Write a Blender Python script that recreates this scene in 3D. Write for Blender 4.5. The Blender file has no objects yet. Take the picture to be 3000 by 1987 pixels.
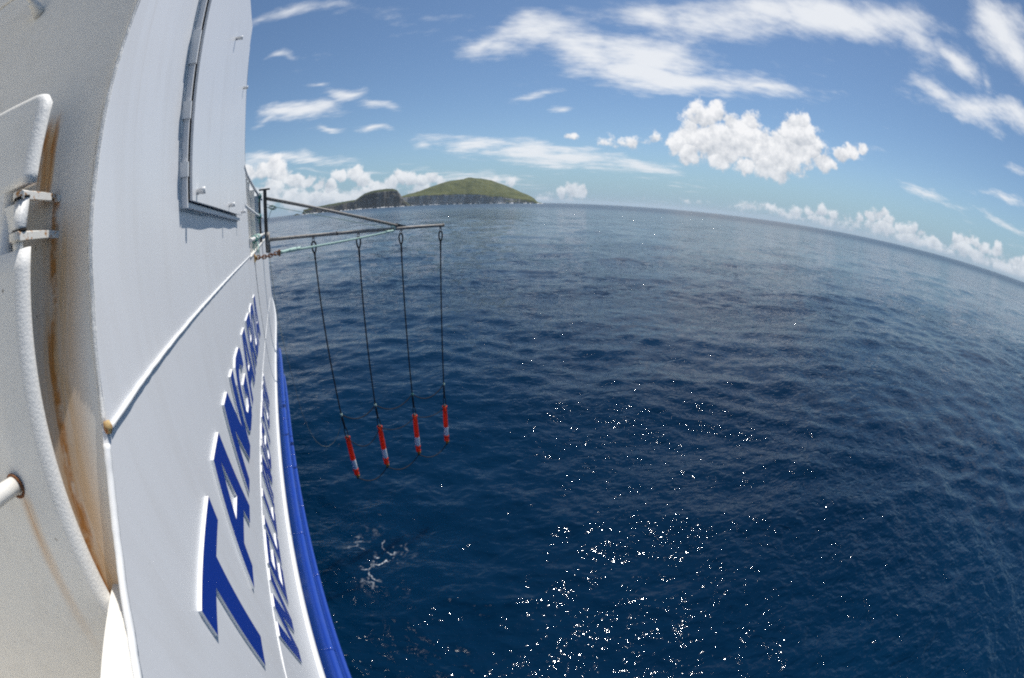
import bpy, bmesh, math, random
import numpy as np
from mathutils import Vector, Matrix
from mathutils.geometry import tessellate_polygon

random.seed(7)
rng = np.random.default_rng(11)
sc = bpy.context.scene
COL = sc.collection
R = math.radians
HC = 7.6                      # camera height above the water
WX = -0.45                    # the ship's side plating stands in the plane x = WX; +Y is the bow

# ------------------------------------------------------------------ camera
cam = bpy.data.cameras.new('camera')
cam_o = bpy.data.objects.new('camera', cam)
COL.objects.link(cam_o)
cam_o.matrix_world = Matrix(((0.8722604, 0.147154, -0.4663771, 0.0),
                             (-0.4890402, 0.2648687, -0.8310741, 0.0),
                             (0.0012328, 0.9529902, 0.3029987, HC),
                             (0, 0, 0, 1)))
cam.type = 'PANO'             # full-frame fisheye lens, equisolid mapping
cam.sensor_fit = 'HORIZONTAL'
cam.sensor_width = 36.0
for holder in (cam, getattr(cam, 'cycles', None)):
    for k, v in (('panorama_type', 'FISHEYE_EQUISOLID'), ('fisheye_lens', 15.66), ('fisheye_fov', R(220))):
        try:
            setattr(holder, k, v)
        except Exception:
            pass
cam.clip_start = 0.02
cam.clip_end = 200000
sc.camera = cam_o

# ------------------------------------------------------------------ render / exposure
sc.render.engine = 'CYCLES'
sc.cycles.use_denoising = False    # the glitter on the water has to stay crisp
sc.cycles.use_adaptive_sampling = True
sc.cycles.adaptive_threshold = 0.006
sc.cycles.pixel_filter_type = 'BLACKMAN_HARRIS'
sc.cycles.filter_width = 2.1
sc.cycles.max_bounces = 5
sc.cycles.diffuse_bounces = 3
sc.cycles.glossy_bounces = 3
sc.cycles.volume_bounces = 0
sc.cycles.sample_clamp_indirect = 6
sc.cycles.caustics_reflective = False
sc.cycles.caustics_refractive = False
sc.view_settings.view_transform = 'Standard'
sc.view_settings.look = 'None'
sc.view_settings.exposure = 0.0
sc.view_settings.gamma = 1.0
sc.view_settings.use_curve_mapping = False

# ------------------------------------------------------------------ sun and sky
SUN_AZ, SUN_EL = 57.0, 61.0   # azimuth from the bow towards starboard
SKY_STRENGTH = 0.085
sd = Vector((math.sin(R(SUN_AZ)) * math.cos(R(SUN_EL)), math.cos(R(SUN_AZ)) * math.cos(R(SUN_EL)), math.sin(R(SUN_EL))))
sun = bpy.data.lights.new('sun', 'SUN')
sun.energy = 4.8
sun.angle = R(0.53)
sun.color = (1.0, 0.96, 0.90)
sun_o = bpy.data.objects.new('sun', sun)
COL.objects.link(sun_o)
sun_o.rotation_euler = sd.to_track_quat('Z', 'Y').to_euler()
sun_o.location = (60, 60, 120)

CLOUDS = [
 ('w', 1, 4.91, -3.23, 0.59, 5.77, 5.35, -18.66),
 ('w', 0.8, 10.34, -5.95, 2.24, 12.5, 8.86, -34.09),
 ('w', 1, 5.27, -3.06, -2.05, -1.17, 8.4, -15.54),
 ('w', 1, 3.33, -3.31, -0.5, 2.76, 5.07, -15.19),
 ('w', 1, 3.25, -3.34, -0.16, 4.22, 5.1, -20.88),
 ('w', 1.1, 2.14, -2.93, 0.05, 6.07, 4.05, -23.78),
 ('w', 0.9, 3.37, -6.5, 0.39, 17.76, 5.6, -60.49),
 ('w', 0.85, 4.17, -4.82, 0.38, 7.04, 4.72, -17.43),
 ('w', 1.05, 2.01, -3.55, 0.17, 6.54, 3.03, -14.55),
 ('w', 1.05, 1.07, -3.81, -0.05, 6.98, 2.13, -14.5),
 ('w', 0.8, 2.57, -7.66, -4.06, 6.26, 10.24, -15.34),
 ('w', 0.85, 1.9, -8.46, -4.6, 10.43, 15.66, -24.47),
 ('w', 0.5, 10.86, -0.35, -28.28, 4.58, 60.14, 1.02),
 ('w', 0.9, -0.2, -5.59, -0.29, 8.62, 1.06, -26.67),
 ('w', 0.6, 1.8, -12.7, -3.14, 12.73, 11.51, -39.32),
 ('w', 0.8, -0.86, -14.36, -3.81, 10.13, 6.81, -27.94),
 ('w', 0.8, -4.0, -11.67, 4.12, 4.15, -4.68, -9.22),
 ('w', 0.7, -4.3, -15.22, 3.29, 4.01, -3.29, -9.98),
 ('w', 0.85, 9.1, -0.36, 0.3, 1.46, 7.99, -35.13),
 ('w', 0.6, 17.28, 0.47, 0.79, 3.31, 17.61, -82.55),
 ('w', 0.6, 12.39, -1.11, -3.28, -14.24, 18.1, -59.9),
 ('w', 0.65, 18.48, -3.25, -2.89, -7.18, 16.98, -64.98),
 ('w', 0.7, 21.43, -4.38, -0.01, 3.44, 17.06, -99.35),
 ('w', 0.6, 20.56, -1.74, -1.5, -7.17, 23.3, -125.34),
 ('w', 0.6, 23.37, 0.43, -0.36, -2.29, 37.95, -103.88),
 ('w', 0.55, 10.91, -0.47, 1.43, 7.16, 23.29, -47.02),
 ('w', 0.45, 21.64, 0.61, 2.45, 6.1, 29.88, -61.24),
 ('w', 0.3, 34.04, -0.92, -5.14, -22.86, 50.07, -160.43),
 ('w', 0.8, 7.35, -3.37, -0.61, -0.58, 6.92, -45.26),
 ('w', 1.0, 3.93, -2.69, -0.5, -0.74, 4.72, -31.12),
 ('w', 0.9, 5.63, -5.7, -0.28, 2.14, 4.61, -50.47),
 ('w', 0.5, 33.25, -10.7, -1.27, 0.5, 16.44, -125.26),
 ('w', 0.5, 28.66, -20.81, 0.87, 23.68, 25.81, -162.43),
 ('w', 0.5, 14.64, -9.97, 1.62, 20.88, 15.08, -95.89),
 ('w', 0.8, 7.28, -0.18, -0.62, -5.97, 9.17, -73.22),
 ('w', 0.7, 12.5, 0.85, -1.32, -7.34, 7.87, -64.64),
 ('w', 0.4, 12.7, -2.38, -0.79, -7.55, 16.31, -169.63),
 ('w', 0.5, 25.41, -1.67, -2.23, -13.87, 17.19, -171.0),
 ('w', 0.8, 6.31, -2.94, -0.53, -2.06, 3.91, -45.91),
 ('w', 0.7, 1.26, -11.37, -1.19, 9.4, 9.96, -85.47),
 ('w', 0.5, -1.3, -13.03, -0.32, 15.77, 1.04, -106.01),
 ('w', 0.6, -0.85, -10.41, -1.13, 11.1, 10.22, -102.77),
 ('w', 0.4, -2.26, -23.59, -2.47, 27.71, 10.26, -123.15),
 ('c', 1.25, 12.65, -17.89, 1.81, 4.9, 1.24, -22.09),
 ('c', 1.25, 15.3, -23.17, 2.36, 6.56, 1.53, -27.54),
 ('c', 1.25, 13.31, -21.71, 2.37, 5.99, 0.79, -26.37),
 ('c', 1.25, 13.93, -25.31, 2.87, 7.17, 0.49, -30.47),
 ('c', 1.25, 12.36, -16.45, 1.68, 3.96, 0.84, -20.91),
 ('c', 1.25, 18.44, -22.97, 2.27, 5.11, 1.09, -30.51),
 ('c', 1.25, 10.2, -15.1, 1.67, 3.6, 0.36, -18.71),
 ('c', 1.25, 9.34, -15.45, 1.83, 3.64, -0.02, -18.83),
 ('c', 1.25, 9.13, -16.95, 2.13, 3.88, -0.49, -20.51),
 ('c', 1.25, 9.86, -20.89, 2.69, 5.01, -0.79, -24.47),
 ('c', 1.25, 10.85, -24.54, 3.08, 6.6, -0.64, -28.34),
 ('c', 1.25, 10.12, -24.75, 3.1, 7.05, -0.66, -28.28),
 ('c', 1.25, 10.14, -26.19, 3.41, 7.3, -1.23, -31.12),
 ('c', 1.25, 8.81, -22.81, 3.13, 5.62, -1.59, -27.33),
 ('c', 1.25, 7.89, -18.04, 2.47, 4.07, -1.17, -21.62),
 ('c', 1.25, 8.92, -17.74, 2.37, 3.66, -1.04, -21.58),
 ('c', 1.25, 13.67, -23.44, 2.94, 4.58, -0.91, -28.6),
 ('c', 1.25, 10.12, -28.54, 4.14, 6.21, -2.71, -33.88),
 ('c', 1.25, 18.17, -27.24, 3.15, 5.39, -0.34, -34.06),
 ('c', 1.25, 20.24, -26.18, 2.73, 5.17, 0.47, -33.81),
 ('c', 1.25, 12.52, -41.83, 6.1, 10.04, -4.31, -50.12),
 ('c', 1.25, 11.27, -41.94, 6.13, 10.6, -4.48, -50.17),
 ('c', 1.25, 14.72, -61.61, 9.04, 16.41, -7.14, -75.41),
 ('c', 1.25, 32.94, 3.03, -3.87, -4.7, 3.5, -37.26),
 ('c', 1.25, 33.17, 2.21, -3.72, -4.41, 3.68, -37.12),
 ('c', 1.25, 31.35, 1.08, -3.3, -3.63, 3.58, -33.37),
 ('c', 1.25, 33.52, 0.43, -3.47, -3.87, 3.5, -36.96),
 ('c', 1.25, 40.27, -0.27, -4.13, -4.4, 3.38, -43.17),
 ('c', 1.25, 45.89, -1.23, -4.53, -4.75, 3.99, -49.22),
 ('c', 1.25, 48.16, -2.38, -4.59, -4.73, 3.87, -51.63),
 ('c', 1.25, 46.03, -3.45, -4.21, -4.24, 3.28, -49.13),
 ('c', 1.25, 50.65, -5.09, -4.42, -4.41, 3.28, -54.23),
 ('c', 1.25, 40.62, -5.17, -3.23, -2.96, 3.44, -42.72),
 ('c', 1.25, 39.07, -5.95, -2.89, -2.48, 3.56, -40.89),
 ('c', 1.25, 44.04, -7.85, -3.11, -2.67, 3.42, -46.49),
 ('c', 1.25, 48.07, -9.83, -3.21, -2.76, 3.17, -51.14),
 ('c', 1.25, 45.68, -10.98, -2.72, -2.18, 2.96, -48.61),
 ('c', 1.25, 45.53, -12.33, -2.38, -1.53, 3.71, -48.41),
 ('c', 1.25, 47.45, -13.97, -2.29, -1.42, 3.53, -50.83),
 ('c', 1.25, 47.14, -15.15, -2.06, -1.24, 3.05, -50.84),
 ('c', 1.25, 44.73, -15.57, -1.7, -0.74, 3.15, -48.32),
 ('c', 1.25, 48.78, -18.34, -1.62, -0.69, 2.88, -53.44),
 ('c', 1.25, 33.21, -25.12, 1.4, 1.9, 0.15, -42.37),
 ('c', 1.25, 40.85, -32.16, 1.96, 2.54, -0.04, -53.56),
 ('c', 1.25, 46.97, -33.77, 1.62, 1.99, 0.06, -56.51),
 ('c', 1.0, 18.7, -42.39, 6.67, 4.89, -7.12, -58.98),
 ('c', 1.0, 17.25, -42.69, 6.86, 5.2, -7.41, -59.21),
 ('c', 1.0, 15.82, -42.89, 7.09, 5.12, -7.95, -59.5),
 ('c', 1.0, 16.77, -50.23, 8.53, 5.65, -9.53, -67.28),
 ('c', 1.0, 13.39, -50.35, 9.06, 5.11, -10.88, -68.06),
 ('c', 1.0, 10.45, -43.2, 7.79, 5.13, -9.7, -60.66),
 ('c', 1.0, 7.72, -36.27, 6.62, 4.7, -8.53, -52.22),
 ('c', 1.0, 8.43, -43.07, 8.1, 4.62, -10.61, -61.23),
 ('c', 1.0, 6.53, -40.94, 7.94, 4.2, -11.3, -61.71),
 ('c', 1.0, 5.87, -42.75, 8.44, 3.99, -11.69, -62.01),
 ('c', 1.0, 5.77, -49.66, 10.04, 3.83, -13.74, -70.15),
 ('c', 1.0, 3.84, -49.22, 10.33, 3.0, -14.63, -70.82),
 ('c', 1.0, 0.59, -37.88, 8.23, 2.44, -13.12, -60.53),
 ('c', 1.0, -0.65, -37.5, 8.24, 2.66, -13.45, -60.99),
 ('c', 1.0, -1.84, -37.01, 8.39, 1.94, -14.07, -61.59),
 ('c', 1.0, -2.7, -32.22, 7.57, 0.94, -12.71, -53.76),
 ('c', 1.0, -3.82, -29.23, 7.18, -0.01, -12.29, -50.02),
 ('c', 1.0, -4.03, -25.15, 6.37, -0.57, -11.28, -44.9),
 ('c', 1.8, 4.11, -6.42, 0.03, 2.29, 1.39, -16.27),
 ('c', 1.7, 3.75, -8.14, 1.13, 4.02, -1.01, -20.66),
 ('c', 1.6, 6.74, -16.58, 2.19, 4.66, -0.82, -20.57),
 ('c', 1.2, 10.46, 0.64, -1.21, -2.6, 1.02, -21.87),
 ('c', 1.1, 7.27, -0.45, -0.41, -1.5, 0.87, -27.33),
 ('c', 1.1, 7.81, -1.59, 0.21, 0.89, 0.46, -30.13),
 ('c', 0.9, 11.0, -3.6, 0.18, 0.79, 0.7, -33.96),
 ('c', 0.7, 7.87, -3.69, -0.53, -2.08, 3.65, -56.27),
 ('c', 0.5, 9.72, -6.29, -0.17, -0.47, 1.21, -72.64),
 ('c', 0.6, 24.76, -21.5, 1.42, 7.26, 4.7, -55.36),
 ('c', 0.55, 18.35, -18.5, 1.52, 9.05, 3.83, -62.57),
 ('c', 0.5, 34.26, -38.99, 3.47, 10.36, 3.53, -62.55),
 ('c', 0.5, 46.77, -35.25, 1.68, 12.8, 11.72, -110.29),
 ('c', 0.8, 3.31, -8.34, 0.14, 1.36, -0.45, -58.94),
 ('c', 0.9, 2.39, -10.5, -0.26, 0.99, 1.41, -48.69),
 ('c', 0.85, 1.5, -11.8, -0.29, 0.73, 1.31, -49.25),
 ('c', 0.95, -0.05, -8.41, -0.2, 0.86, 1.0, -42.11),
 ('c', 0.95, -1.23, -9.95, -0.24, 0.47, 0.83, -36.8),
 ('c', 0.45, 9.67, -17.7, -0.07, 1.77, 1.33, -87.02),
 ('c', 0.35, 12.49, -16.19, 0.55, 3.9, -1.38, -129.12),
]


class NT:
    """small helper to write node trees"""
    def __init__(self, tree):
        self.t = tree
        self.n = tree.nodes
        self.l = tree.links

    def node(self, kind, **kw):
        nd = self.n.new(kind)
        for k, v in kw.items():
            setattr(nd, k, v)
        return nd

    def put(self, sock, v):
        if hasattr(v, 'is_output') or isinstance(v, bpy.types.NodeSocket):
            self.l.new(v, sock)
        else:
            sock.default_value = v

    def math(self, op, a, b=None, c=None, clamp=False):
        nd = self.node('ShaderNodeMath', operation=op, use_clamp=clamp)
        self.put(nd.inputs[0], a)
        if b is not None:
            self.put(nd.inputs[1], b)
        if c is not None:
            self.put(nd.inputs[2], c)
        return nd.outputs[0]

    def vmath(self, op, a, b=None, scale=None):
        nd = self.node('ShaderNodeVectorMath', operation=op)
        self.put(nd.inputs[0], a)
        if b is not None:
            self.put(nd.inputs[1], b)
        if scale is not None:
            self.put(nd.inputs['Scale'], scale)
        return nd.outputs['Value'] if op in ('DOT_PRODUCT', 'LENGTH', 'DISTANCE') else nd.outputs[0]

    def noise(self, vec, scale, detail=4.0, rough=0.55, dist=0.0, out=0):
        nd = self.node('ShaderNodeTexNoise')
        self.put(nd.inputs['Vector'], vec)
        nd.inputs['Scale'].default_value = scale
        nd.inputs['Detail'].default_value = detail
        nd.inputs['Roughness'].default_value = rough
        nd.inputs['Distortion'].default_value = dist
        return nd.outputs[out]

    def smooth(self, v, a, b, lo=0.0, hi=1.0):
        nd = self.node('ShaderNodeMapRange', interpolation_type='SMOOTHSTEP')
        self.put(nd.inputs[0], v)
        self.put(nd.inputs[1], a)
        self.put(nd.inputs[2], b)
        self.put(nd.inputs[3], lo)
        self.put(nd.inputs[4], hi)
        return nd.outputs[0]

    def mix(self, f, a, b, blend='MIX'):
        nd = self.node('ShaderNodeMix', data_type='RGBA', blend_type=blend)
        self.put(nd.inputs[0], f)
        self.put(nd.inputs[6], a)
        self.put(nd.inputs[7], b)
        return nd.outputs[2]

    def xyz(self, v):
        nd = self.node('ShaderNodeSeparateXYZ')
        self.put(nd.inputs[0], v)
        return nd.outputs

    def cxyz(self, x, y, z):
        nd = self.node('ShaderNodeCombineXYZ')
        for i, v in enumerate((x, y, z)):
            self.put(nd.inputs[i], v)
        return nd.outputs[0]


def build_world():
    w = bpy.data.worlds.new('World')
    sc.world = w
    w.use_nodes = True
    T = NT(w.node_tree)
    T.n.clear()
    out = T.node('ShaderNodeOutputWorld')
    sky = T.node('ShaderNodeTexSky', sky_type='NISHITA')
    sky.sun_disc = False
    sky.sun_elevation = R(SUN_EL)
    sky.sun_rotation = R(SUN_AZ)
    sky.altitude = 0
    sky.air_density = 1.0
    sky.dust_density = 0.2
    sky.ozone_density = 3.0
    tc = T.node('ShaderNodeTexCoord')
    d = T.vmath('NORMALIZE', tc.outputs['Generated'])
    dz = T.xyz(d)[2]
    # drifting fibres: noise on a flat layer seen in perspective
    dx, dy, dzz = T.xyz(d)
    inv = T.math('DIVIDE', 1.0, T.math('ADD', T.math('MAXIMUM', dz, 0.0), 0.10))
    px, py = T.math('MULTIPLY', dx, inv), T.math('MULTIPLY', dy, inv)
    a = R(32)
    u = T.math('ADD', T.math('MULTIPLY', px, math.cos(a)), T.math('MULTIPLY', py, -math.sin(a)))
    v = T.math('ADD', T.math('MULTIPLY', px, math.sin(a)), T.math('MULTIPLY', py, math.cos(a)))
    layer = T.cxyz(T.math('MULTIPLY', u, 0.95), T.math('MULTIPLY', v, 1.45), 0.3)
    n_fib = T.noise(layer, 2.6, 7.0, 0.66, 0.0)
    n_big = T.noise(T.cxyz(u, v, 5.0), 0.9, 2.0, 0.5, 0.0)
    # domain warp
    wv = T.vmath('SUBTRACT', T.noise(d, 7.0, 2.0, 0.5, 0.0, 1), (0.5, 0.5, 0.5))
    dw = T.vmath('ADD', d, T.vmath('SCALE', wv, scale=0.07))
    cv = T.vmath('SUBTRACT', T.noise(d, 22.0, 1.0, 0.5, 0.0, 1), (0.5, 0.5, 0.5))
    dc = T.vmath('ADD', d, T.vmath('SCALE', cv, scale=0.03))

    # fibres, billows and the air near the horizon, shared by the whole sky
    wild = T.math('MULTIPLY_ADD', n_big, 2.6, -1.80)
    fib = T.math('MULTIPLY_ADD', n_fib, 2.2, -1.0)
    nb = T.noise(d, 24.0, 5.0, 0.63, 0.0)
    nb2 = T.noise(T.vmath('ADD', d, tuple(x * 0.016 for x in (sd.x, sd.y, sd.z))), 24.0, 3.0, 0.63, 0.0)
    puff = T.math('MULTIPLY_ADD', nb, 3.0, -1.46)
    above = T.smooth(dz, 0.0, 0.012)
    relief = T.math('MULTIPLY_ADD', T.math('SUBTRACT', nb, nb2), 2.4, 0.66)
    k = 1.0 / SKY_STRENGTH
    wcol = tuple(v * k for v in WISP) + (1,)
    airc = tuple(v * k for v in AIR) + (1,)
    far = T.smooth(dz, 0.0, 0.15, 0.26, 0.0)
    wcol = T.mix(far, wcol, airc)
    base = T.mix(T.smooth(dz, -0.02, 0.16, 0.85, 0.0), T.mix(1.0, sky.outputs[0], (0.90, 1.0, 1.06, 1), 'MULTIPLY'), airc)

    # one cloud lobe: a soft ellipse on the sky, joined to the lobes before it
    ng = bpy.data.node_groups.new('cloud_lobe', 'ShaderNodeTree')
    for nm, ty in (('Dir', 'NodeSocketVector'), ('U', 'NodeSocketVector'), ('V', 'NodeSocketVector'), ('Amp', 'NodeSocketFloat'), ('Acc', 'NodeSocketFloat'), ('Side', 'NodeSocketFloat')):
        ng.interface.new_socket(nm, in_out='INPUT', socket_type=ty)
    ng.interface.new_socket('Acc', in_out='OUTPUT', socket_type='NodeSocketFloat')
    ng.interface.new_socket('Side', in_out='OUTPUT', socket_type='NodeSocketFloat')
    G = NT(ng)
    gi, go = G.node('NodeGroupInput'), G.node('NodeGroupOutput')
    qv = G.vmath('DOT_PRODUCT', gi.outputs[0], gi.outputs[2])
    q = G.cxyz(G.vmath('DOT_PRODUCT', gi.outputs[0], gi.outputs[1]), qv, 0.0)
    f = G.math('MULTIPLY', G.math('SUBTRACT', 1.0, G.vmath('LENGTH', q)), gi.outputs[3])
    G.l.new(G.math('MAXIMUM', f, gi.outputs[4]), go.inputs[0])
    # which side of the billow we look at: -1 its top, +1 its base
    win = G.math('GREATER_THAN', f, gi.outputs[4])
    G.l.new(G.math('MULTIPLY_ADD', win, G.math('SUBTRACT', qv, gi.outputs[5]), gi.outputs[5]), go.inputs[1])

    def shade(blobs):
        """background shader with the clouds of one stretch of sky"""
        Dw, Dc, side = wild, None, 0.0
        for t, amp, ux, uy, uz, vx, vy, vz in blobs:
            gn = T.node('ShaderNodeGroup', node_tree=ng)
            T.put(gn.inputs[0], dw if t == 'w' else dc)
            gn.inputs[1].default_value = (ux, uy, uz)
            gn.inputs[2].default_value = (vx, vy, vz)
            gn.inputs[3].default_value = amp
            if t == 'w':
                T.put(gn.inputs[4], Dw)
                Dw = gn.outputs[0]
            else:
                T.put(gn.inputs[4], -1.0 if Dc is None else Dc)
                T.put(gn.inputs[5], side)
                Dc, side = gn.outputs[0], gn.outputs[1]
        mw = T.smooth(T.math('ADD', Dw, fib), 0.02, 1.0)
        mw = T.math('MULTIPLY', T.math('MULTIPLY', mw, above), 0.90)
        c = T.mix(mw, base, wcol)
        if Dc is not None:
            mc = T.smooth(T.math('ADD', Dc, puff), 0.03, 0.62)
            mc = T.math('MULTIPLY', T.math('MULTIPLY', mc, above), 0.97)
            lit = T.math('MULTIPLY_ADD', side, -0.42, relief, clamp=True)
            ccol = T.mix(lit, tuple(v * k for v in CUM_SHADE) + (1,), tuple(v * k for v in CUM_LIT) + (1,))
            c = T.mix(mc, c, T.mix(far, ccol, airc))
        bg = T.node('ShaderNodeBackground')
        bg.inputs[1].default_value = SKY_STRENGTH
        T.l.new(c, bg.inputs[0])
        return bg.outputs[0]

    # the sky is evaluated in stretches of azimuth, so that a ray only looks at the clouds near it
    az = T.math('ARCTAN2', dx, dy)
    cuts = [-30, -6, 0, 4, 8, 12, 17, 22, 28, 34, 40, 45, 50, 55, 60, 66, 72, 80, 90, 125]
    ext = []
    for cl in CLOUDS:
        U, V = Vector(cl[2:5]), Vector(cl[5:8])
        C = U.cross(V).normalized()
        if C.z < 0:
            C = -C
        rad = max(1 / U.length, 1 / V.length) + (0.04 if cl[0] == 'w' else 0.02)
        half = math.degrees(math.asin(min(0.99, rad / max(0.2, math.hypot(C.x, C.y)))))
        a0 = math.degrees(math.atan2(C.x, C.y))
        ext.append((a0 - half, a0 + half, cl))
    acc = shade([])
    for lo, hi in zip(cuts, cuts[1:]):
        here = [cl for e0, e1, cl in ext if e1 > lo and e0 < hi]
        inside = T.math('MULTIPLY', T.math('GREATER_THAN', az, R(lo)), T.math('LESS_THAN', az, R(hi)))
        mx = T.node('ShaderNodeMixShader')
        T.put(mx.inputs[0], inside)
        T.l.new(acc, mx.inputs[1])
        T.l.new(shade(here), mx.inputs[2])
        acc = mx.outputs[0]
    T.l.new(acc, out.inputs[0])
    w.cycles.sampling_method = 'NONE'


CUM_SHADE, CUM_LIT = (0.52, 0.56, 0.62), (0.96, 0.96, 0.97)   # cloud brightness before exposure
WISP, AIR = (0.88, 0.90, 0.93), (0.21, 0.39, 0.56)
build_world()

# ------------------------------------------------------------------ materials
def new_mat(name):
    m = bpy.data.materials.new(name)
    m.use_nodes = True
    T = NT(m.node_tree)
    b = m.node_tree.nodes['Principled BSDF']
    return m, T, b


def geo_pos(T):
    return T.node('ShaderNodeNewGeometry').outputs['Position']


def paint(name, col, rough=0.42, peel=0.25, peel_scale=420.0, grime=0.10, grime_col=(0.40, 0.33, 0.24, 1), wav=0.0, spots=False, metallic=0.0, runs=0.0):
    """brushed-on ship's paint: orange-peel relief, faint vertical grime, a few chips"""
    m, T, b = new_mat(name)
    p = geo_pos(T)
    x, y, z = T.xyz(p)
    streak = T.noise(T.cxyz(T.math('MULTIPLY', x, 9.0), T.math('MULTIPLY', y, 9.0), T.math('MULTIPLY', z, 0.7)), 1.6, 5.0, 0.6)
    blot = T.noise(p, 2.3, 4.0, 0.55)
    f = T.math('MULTIPLY', T.smooth(T.math('MULTIPLY', T.math('ADD', streak, blot), 0.5), 0.42, 0.72), grime)
    c = T.mix(f, col + (1,), grime_col)
    if runs:
        rn = T.noise(T.cxyz(T.math('MULTIPLY', y, 16.0), T.math('MULTIPLY', z, 0.55), 2.0), 1.0, 3.0, 0.55)
        c = T.mix(T.math('MULTIPLY', T.smooth(rn, 0.62, 0.76), runs), c, (0.46, 0.37, 0.26, 1))
    if spots:
        vor = T.node('ShaderNodeTexVoronoi')
        T.put(vor.inputs['Vector'], T.vmath('ADD', p, T.vmath('SCALE', T.noise(p, 60, 2, 0.5, 0, 1), scale=0.02)))
        vor.inputs['Scale'].default_value = 11.0
        rr = T.xyz(vor.outputs['Color'])[0]
        s = T.math('MULTIPLY', T.smooth(vor.outputs['Distance'], 0.06, 0.03), T.smooth(rr, 0.72, 0.75))
        c = T.mix(T.math('MULTIPLY', s, 0.75), c, (0.16, 0.15, 0.13, 1))
    T.put(b.inputs['Base Color'], c)
    b.inputs['Roughness'].default_value = rough
    b.inputs['Metallic'].default_value = metallic
    h = T.noise(p, peel_scale * 0.20, 2.0, 0.5)
    if wav:
        h2 = T.noise(T.cxyz(T.math('MULTIPLY', x, 1), T.math('MULTIPLY', y, 0.6), z), 2.2, 2.0, 0.5)
        h = T.math('ADD', h, T.math('MULTIPLY', h2, wav))
    bp = T.node('ShaderNodeBump')
    bp.inputs['Strength'].default_value = peel
    bp.inputs['Distance'].default_value = 0.004
    T.put(bp.inputs['Height'], h)
    T.put(b.inputs['Normal'], bp.outputs[0])
    return m


def plain(name, col, rough=0.5, metallic=0.0, var=0.25, scale=40.0, bump=0.2, dist=0.003, col2=None):
    m, T, b = new_mat(name)
    p = geo_pos(T)
    n = T.noise(p, scale, 4.0, 0.6)
    c2 = col2 if col2 else tuple(v * (1 - var) for v in col)
    T.put(b.inputs['Base Color'], T.mix(T.smooth(n, 0.38, 0.66), col + (1,), c2 + (1,)))
    b.inputs['Roughness'].default_value = rough
    b.inputs['Metallic'].default_value = metallic
    if bump:
        bp = T.node('ShaderNodeBump')
        bp.inputs['Strength'].default_value = bump
        bp.inputs['Distance'].default_value = dist
        T.put(bp.inputs['Height'], T.noise(p, scale * 3, 3.0, 0.6))
        T.put(b.inputs['Normal'], bp.outputs[0])
    return m


def rusty_paint(name, col, line, amount=1.0):
    """cream paint with rust runs; line(T, x, y, z) gives a 0..1 mask of where the runs are"""
    m, T, b = new_mat(name)
    p = geo_pos(T)
    x, y, z = T.xyz(p)
    n1 = T.noise(T.cxyz(T.math('MULTIPLY', x, 60.0), T.math('MULTIPLY', y, 10.0), T.math('MULTIPLY', z, 6.0)), 1.0, 6.0, 0.62)
    n2 = T.noise(p, 14.0, 5.0, 0.6)
    core, wash = line(T, x, y, z, n1, n2)
    c = T.mix(T.math('MULTIPLY', T.smooth(n2, 0.45, 0.7), 0.10), col + (1,), (0.42, 0.37, 0.30, 1))
    c = T.mix(T.math('MULTIPLY', wash, 0.80 * amount), c, (0.68, 0.37, 0.11, 1))
    c = T.mix(T.math('MULTIPLY', core, 0.9 * amount), c, (0.50, 0.19, 0.025, 1))
    vor = T.node('ShaderNodeTexVoronoi')
    T.put(vor.inputs['Vector'], T.vmath('ADD', p, T.vmath('SCALE', T.noise(p, 70, 2, 0.5, 0, 1), scale=0.02)))
    vor.inputs['Scale'].default_value = 16.0
    rr = T.xyz(vor.outputs['Color'])[0]
    s = T.math('MULTIPLY', T.smooth(vor.outputs['Distance'], 0.075, 0.035), T.smooth(rr, 0.66, 0.70))
    c = T.mix(T.math('MULTIPLY', s, 0.7), c, (0.14, 0.12, 0.10, 1))
    T.put(b.inputs['Base Color'], c)
    b.inputs['Roughness'].default_value = 0.5
    bp = T.node('ShaderNodeBump')
    bp.inputs['Strength'].default_value = 0.04
    bp.inputs['Distance'].default_value = 0.004
    T.put(bp.inputs['Height'], T.math('ADD', T.noise(p, 130.0, 3.0, 0.6), T.math('MULTIPLY', core, 0.6)))
    T.put(b.inputs['Normal'], bp.outputs[0])
    return m


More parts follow.
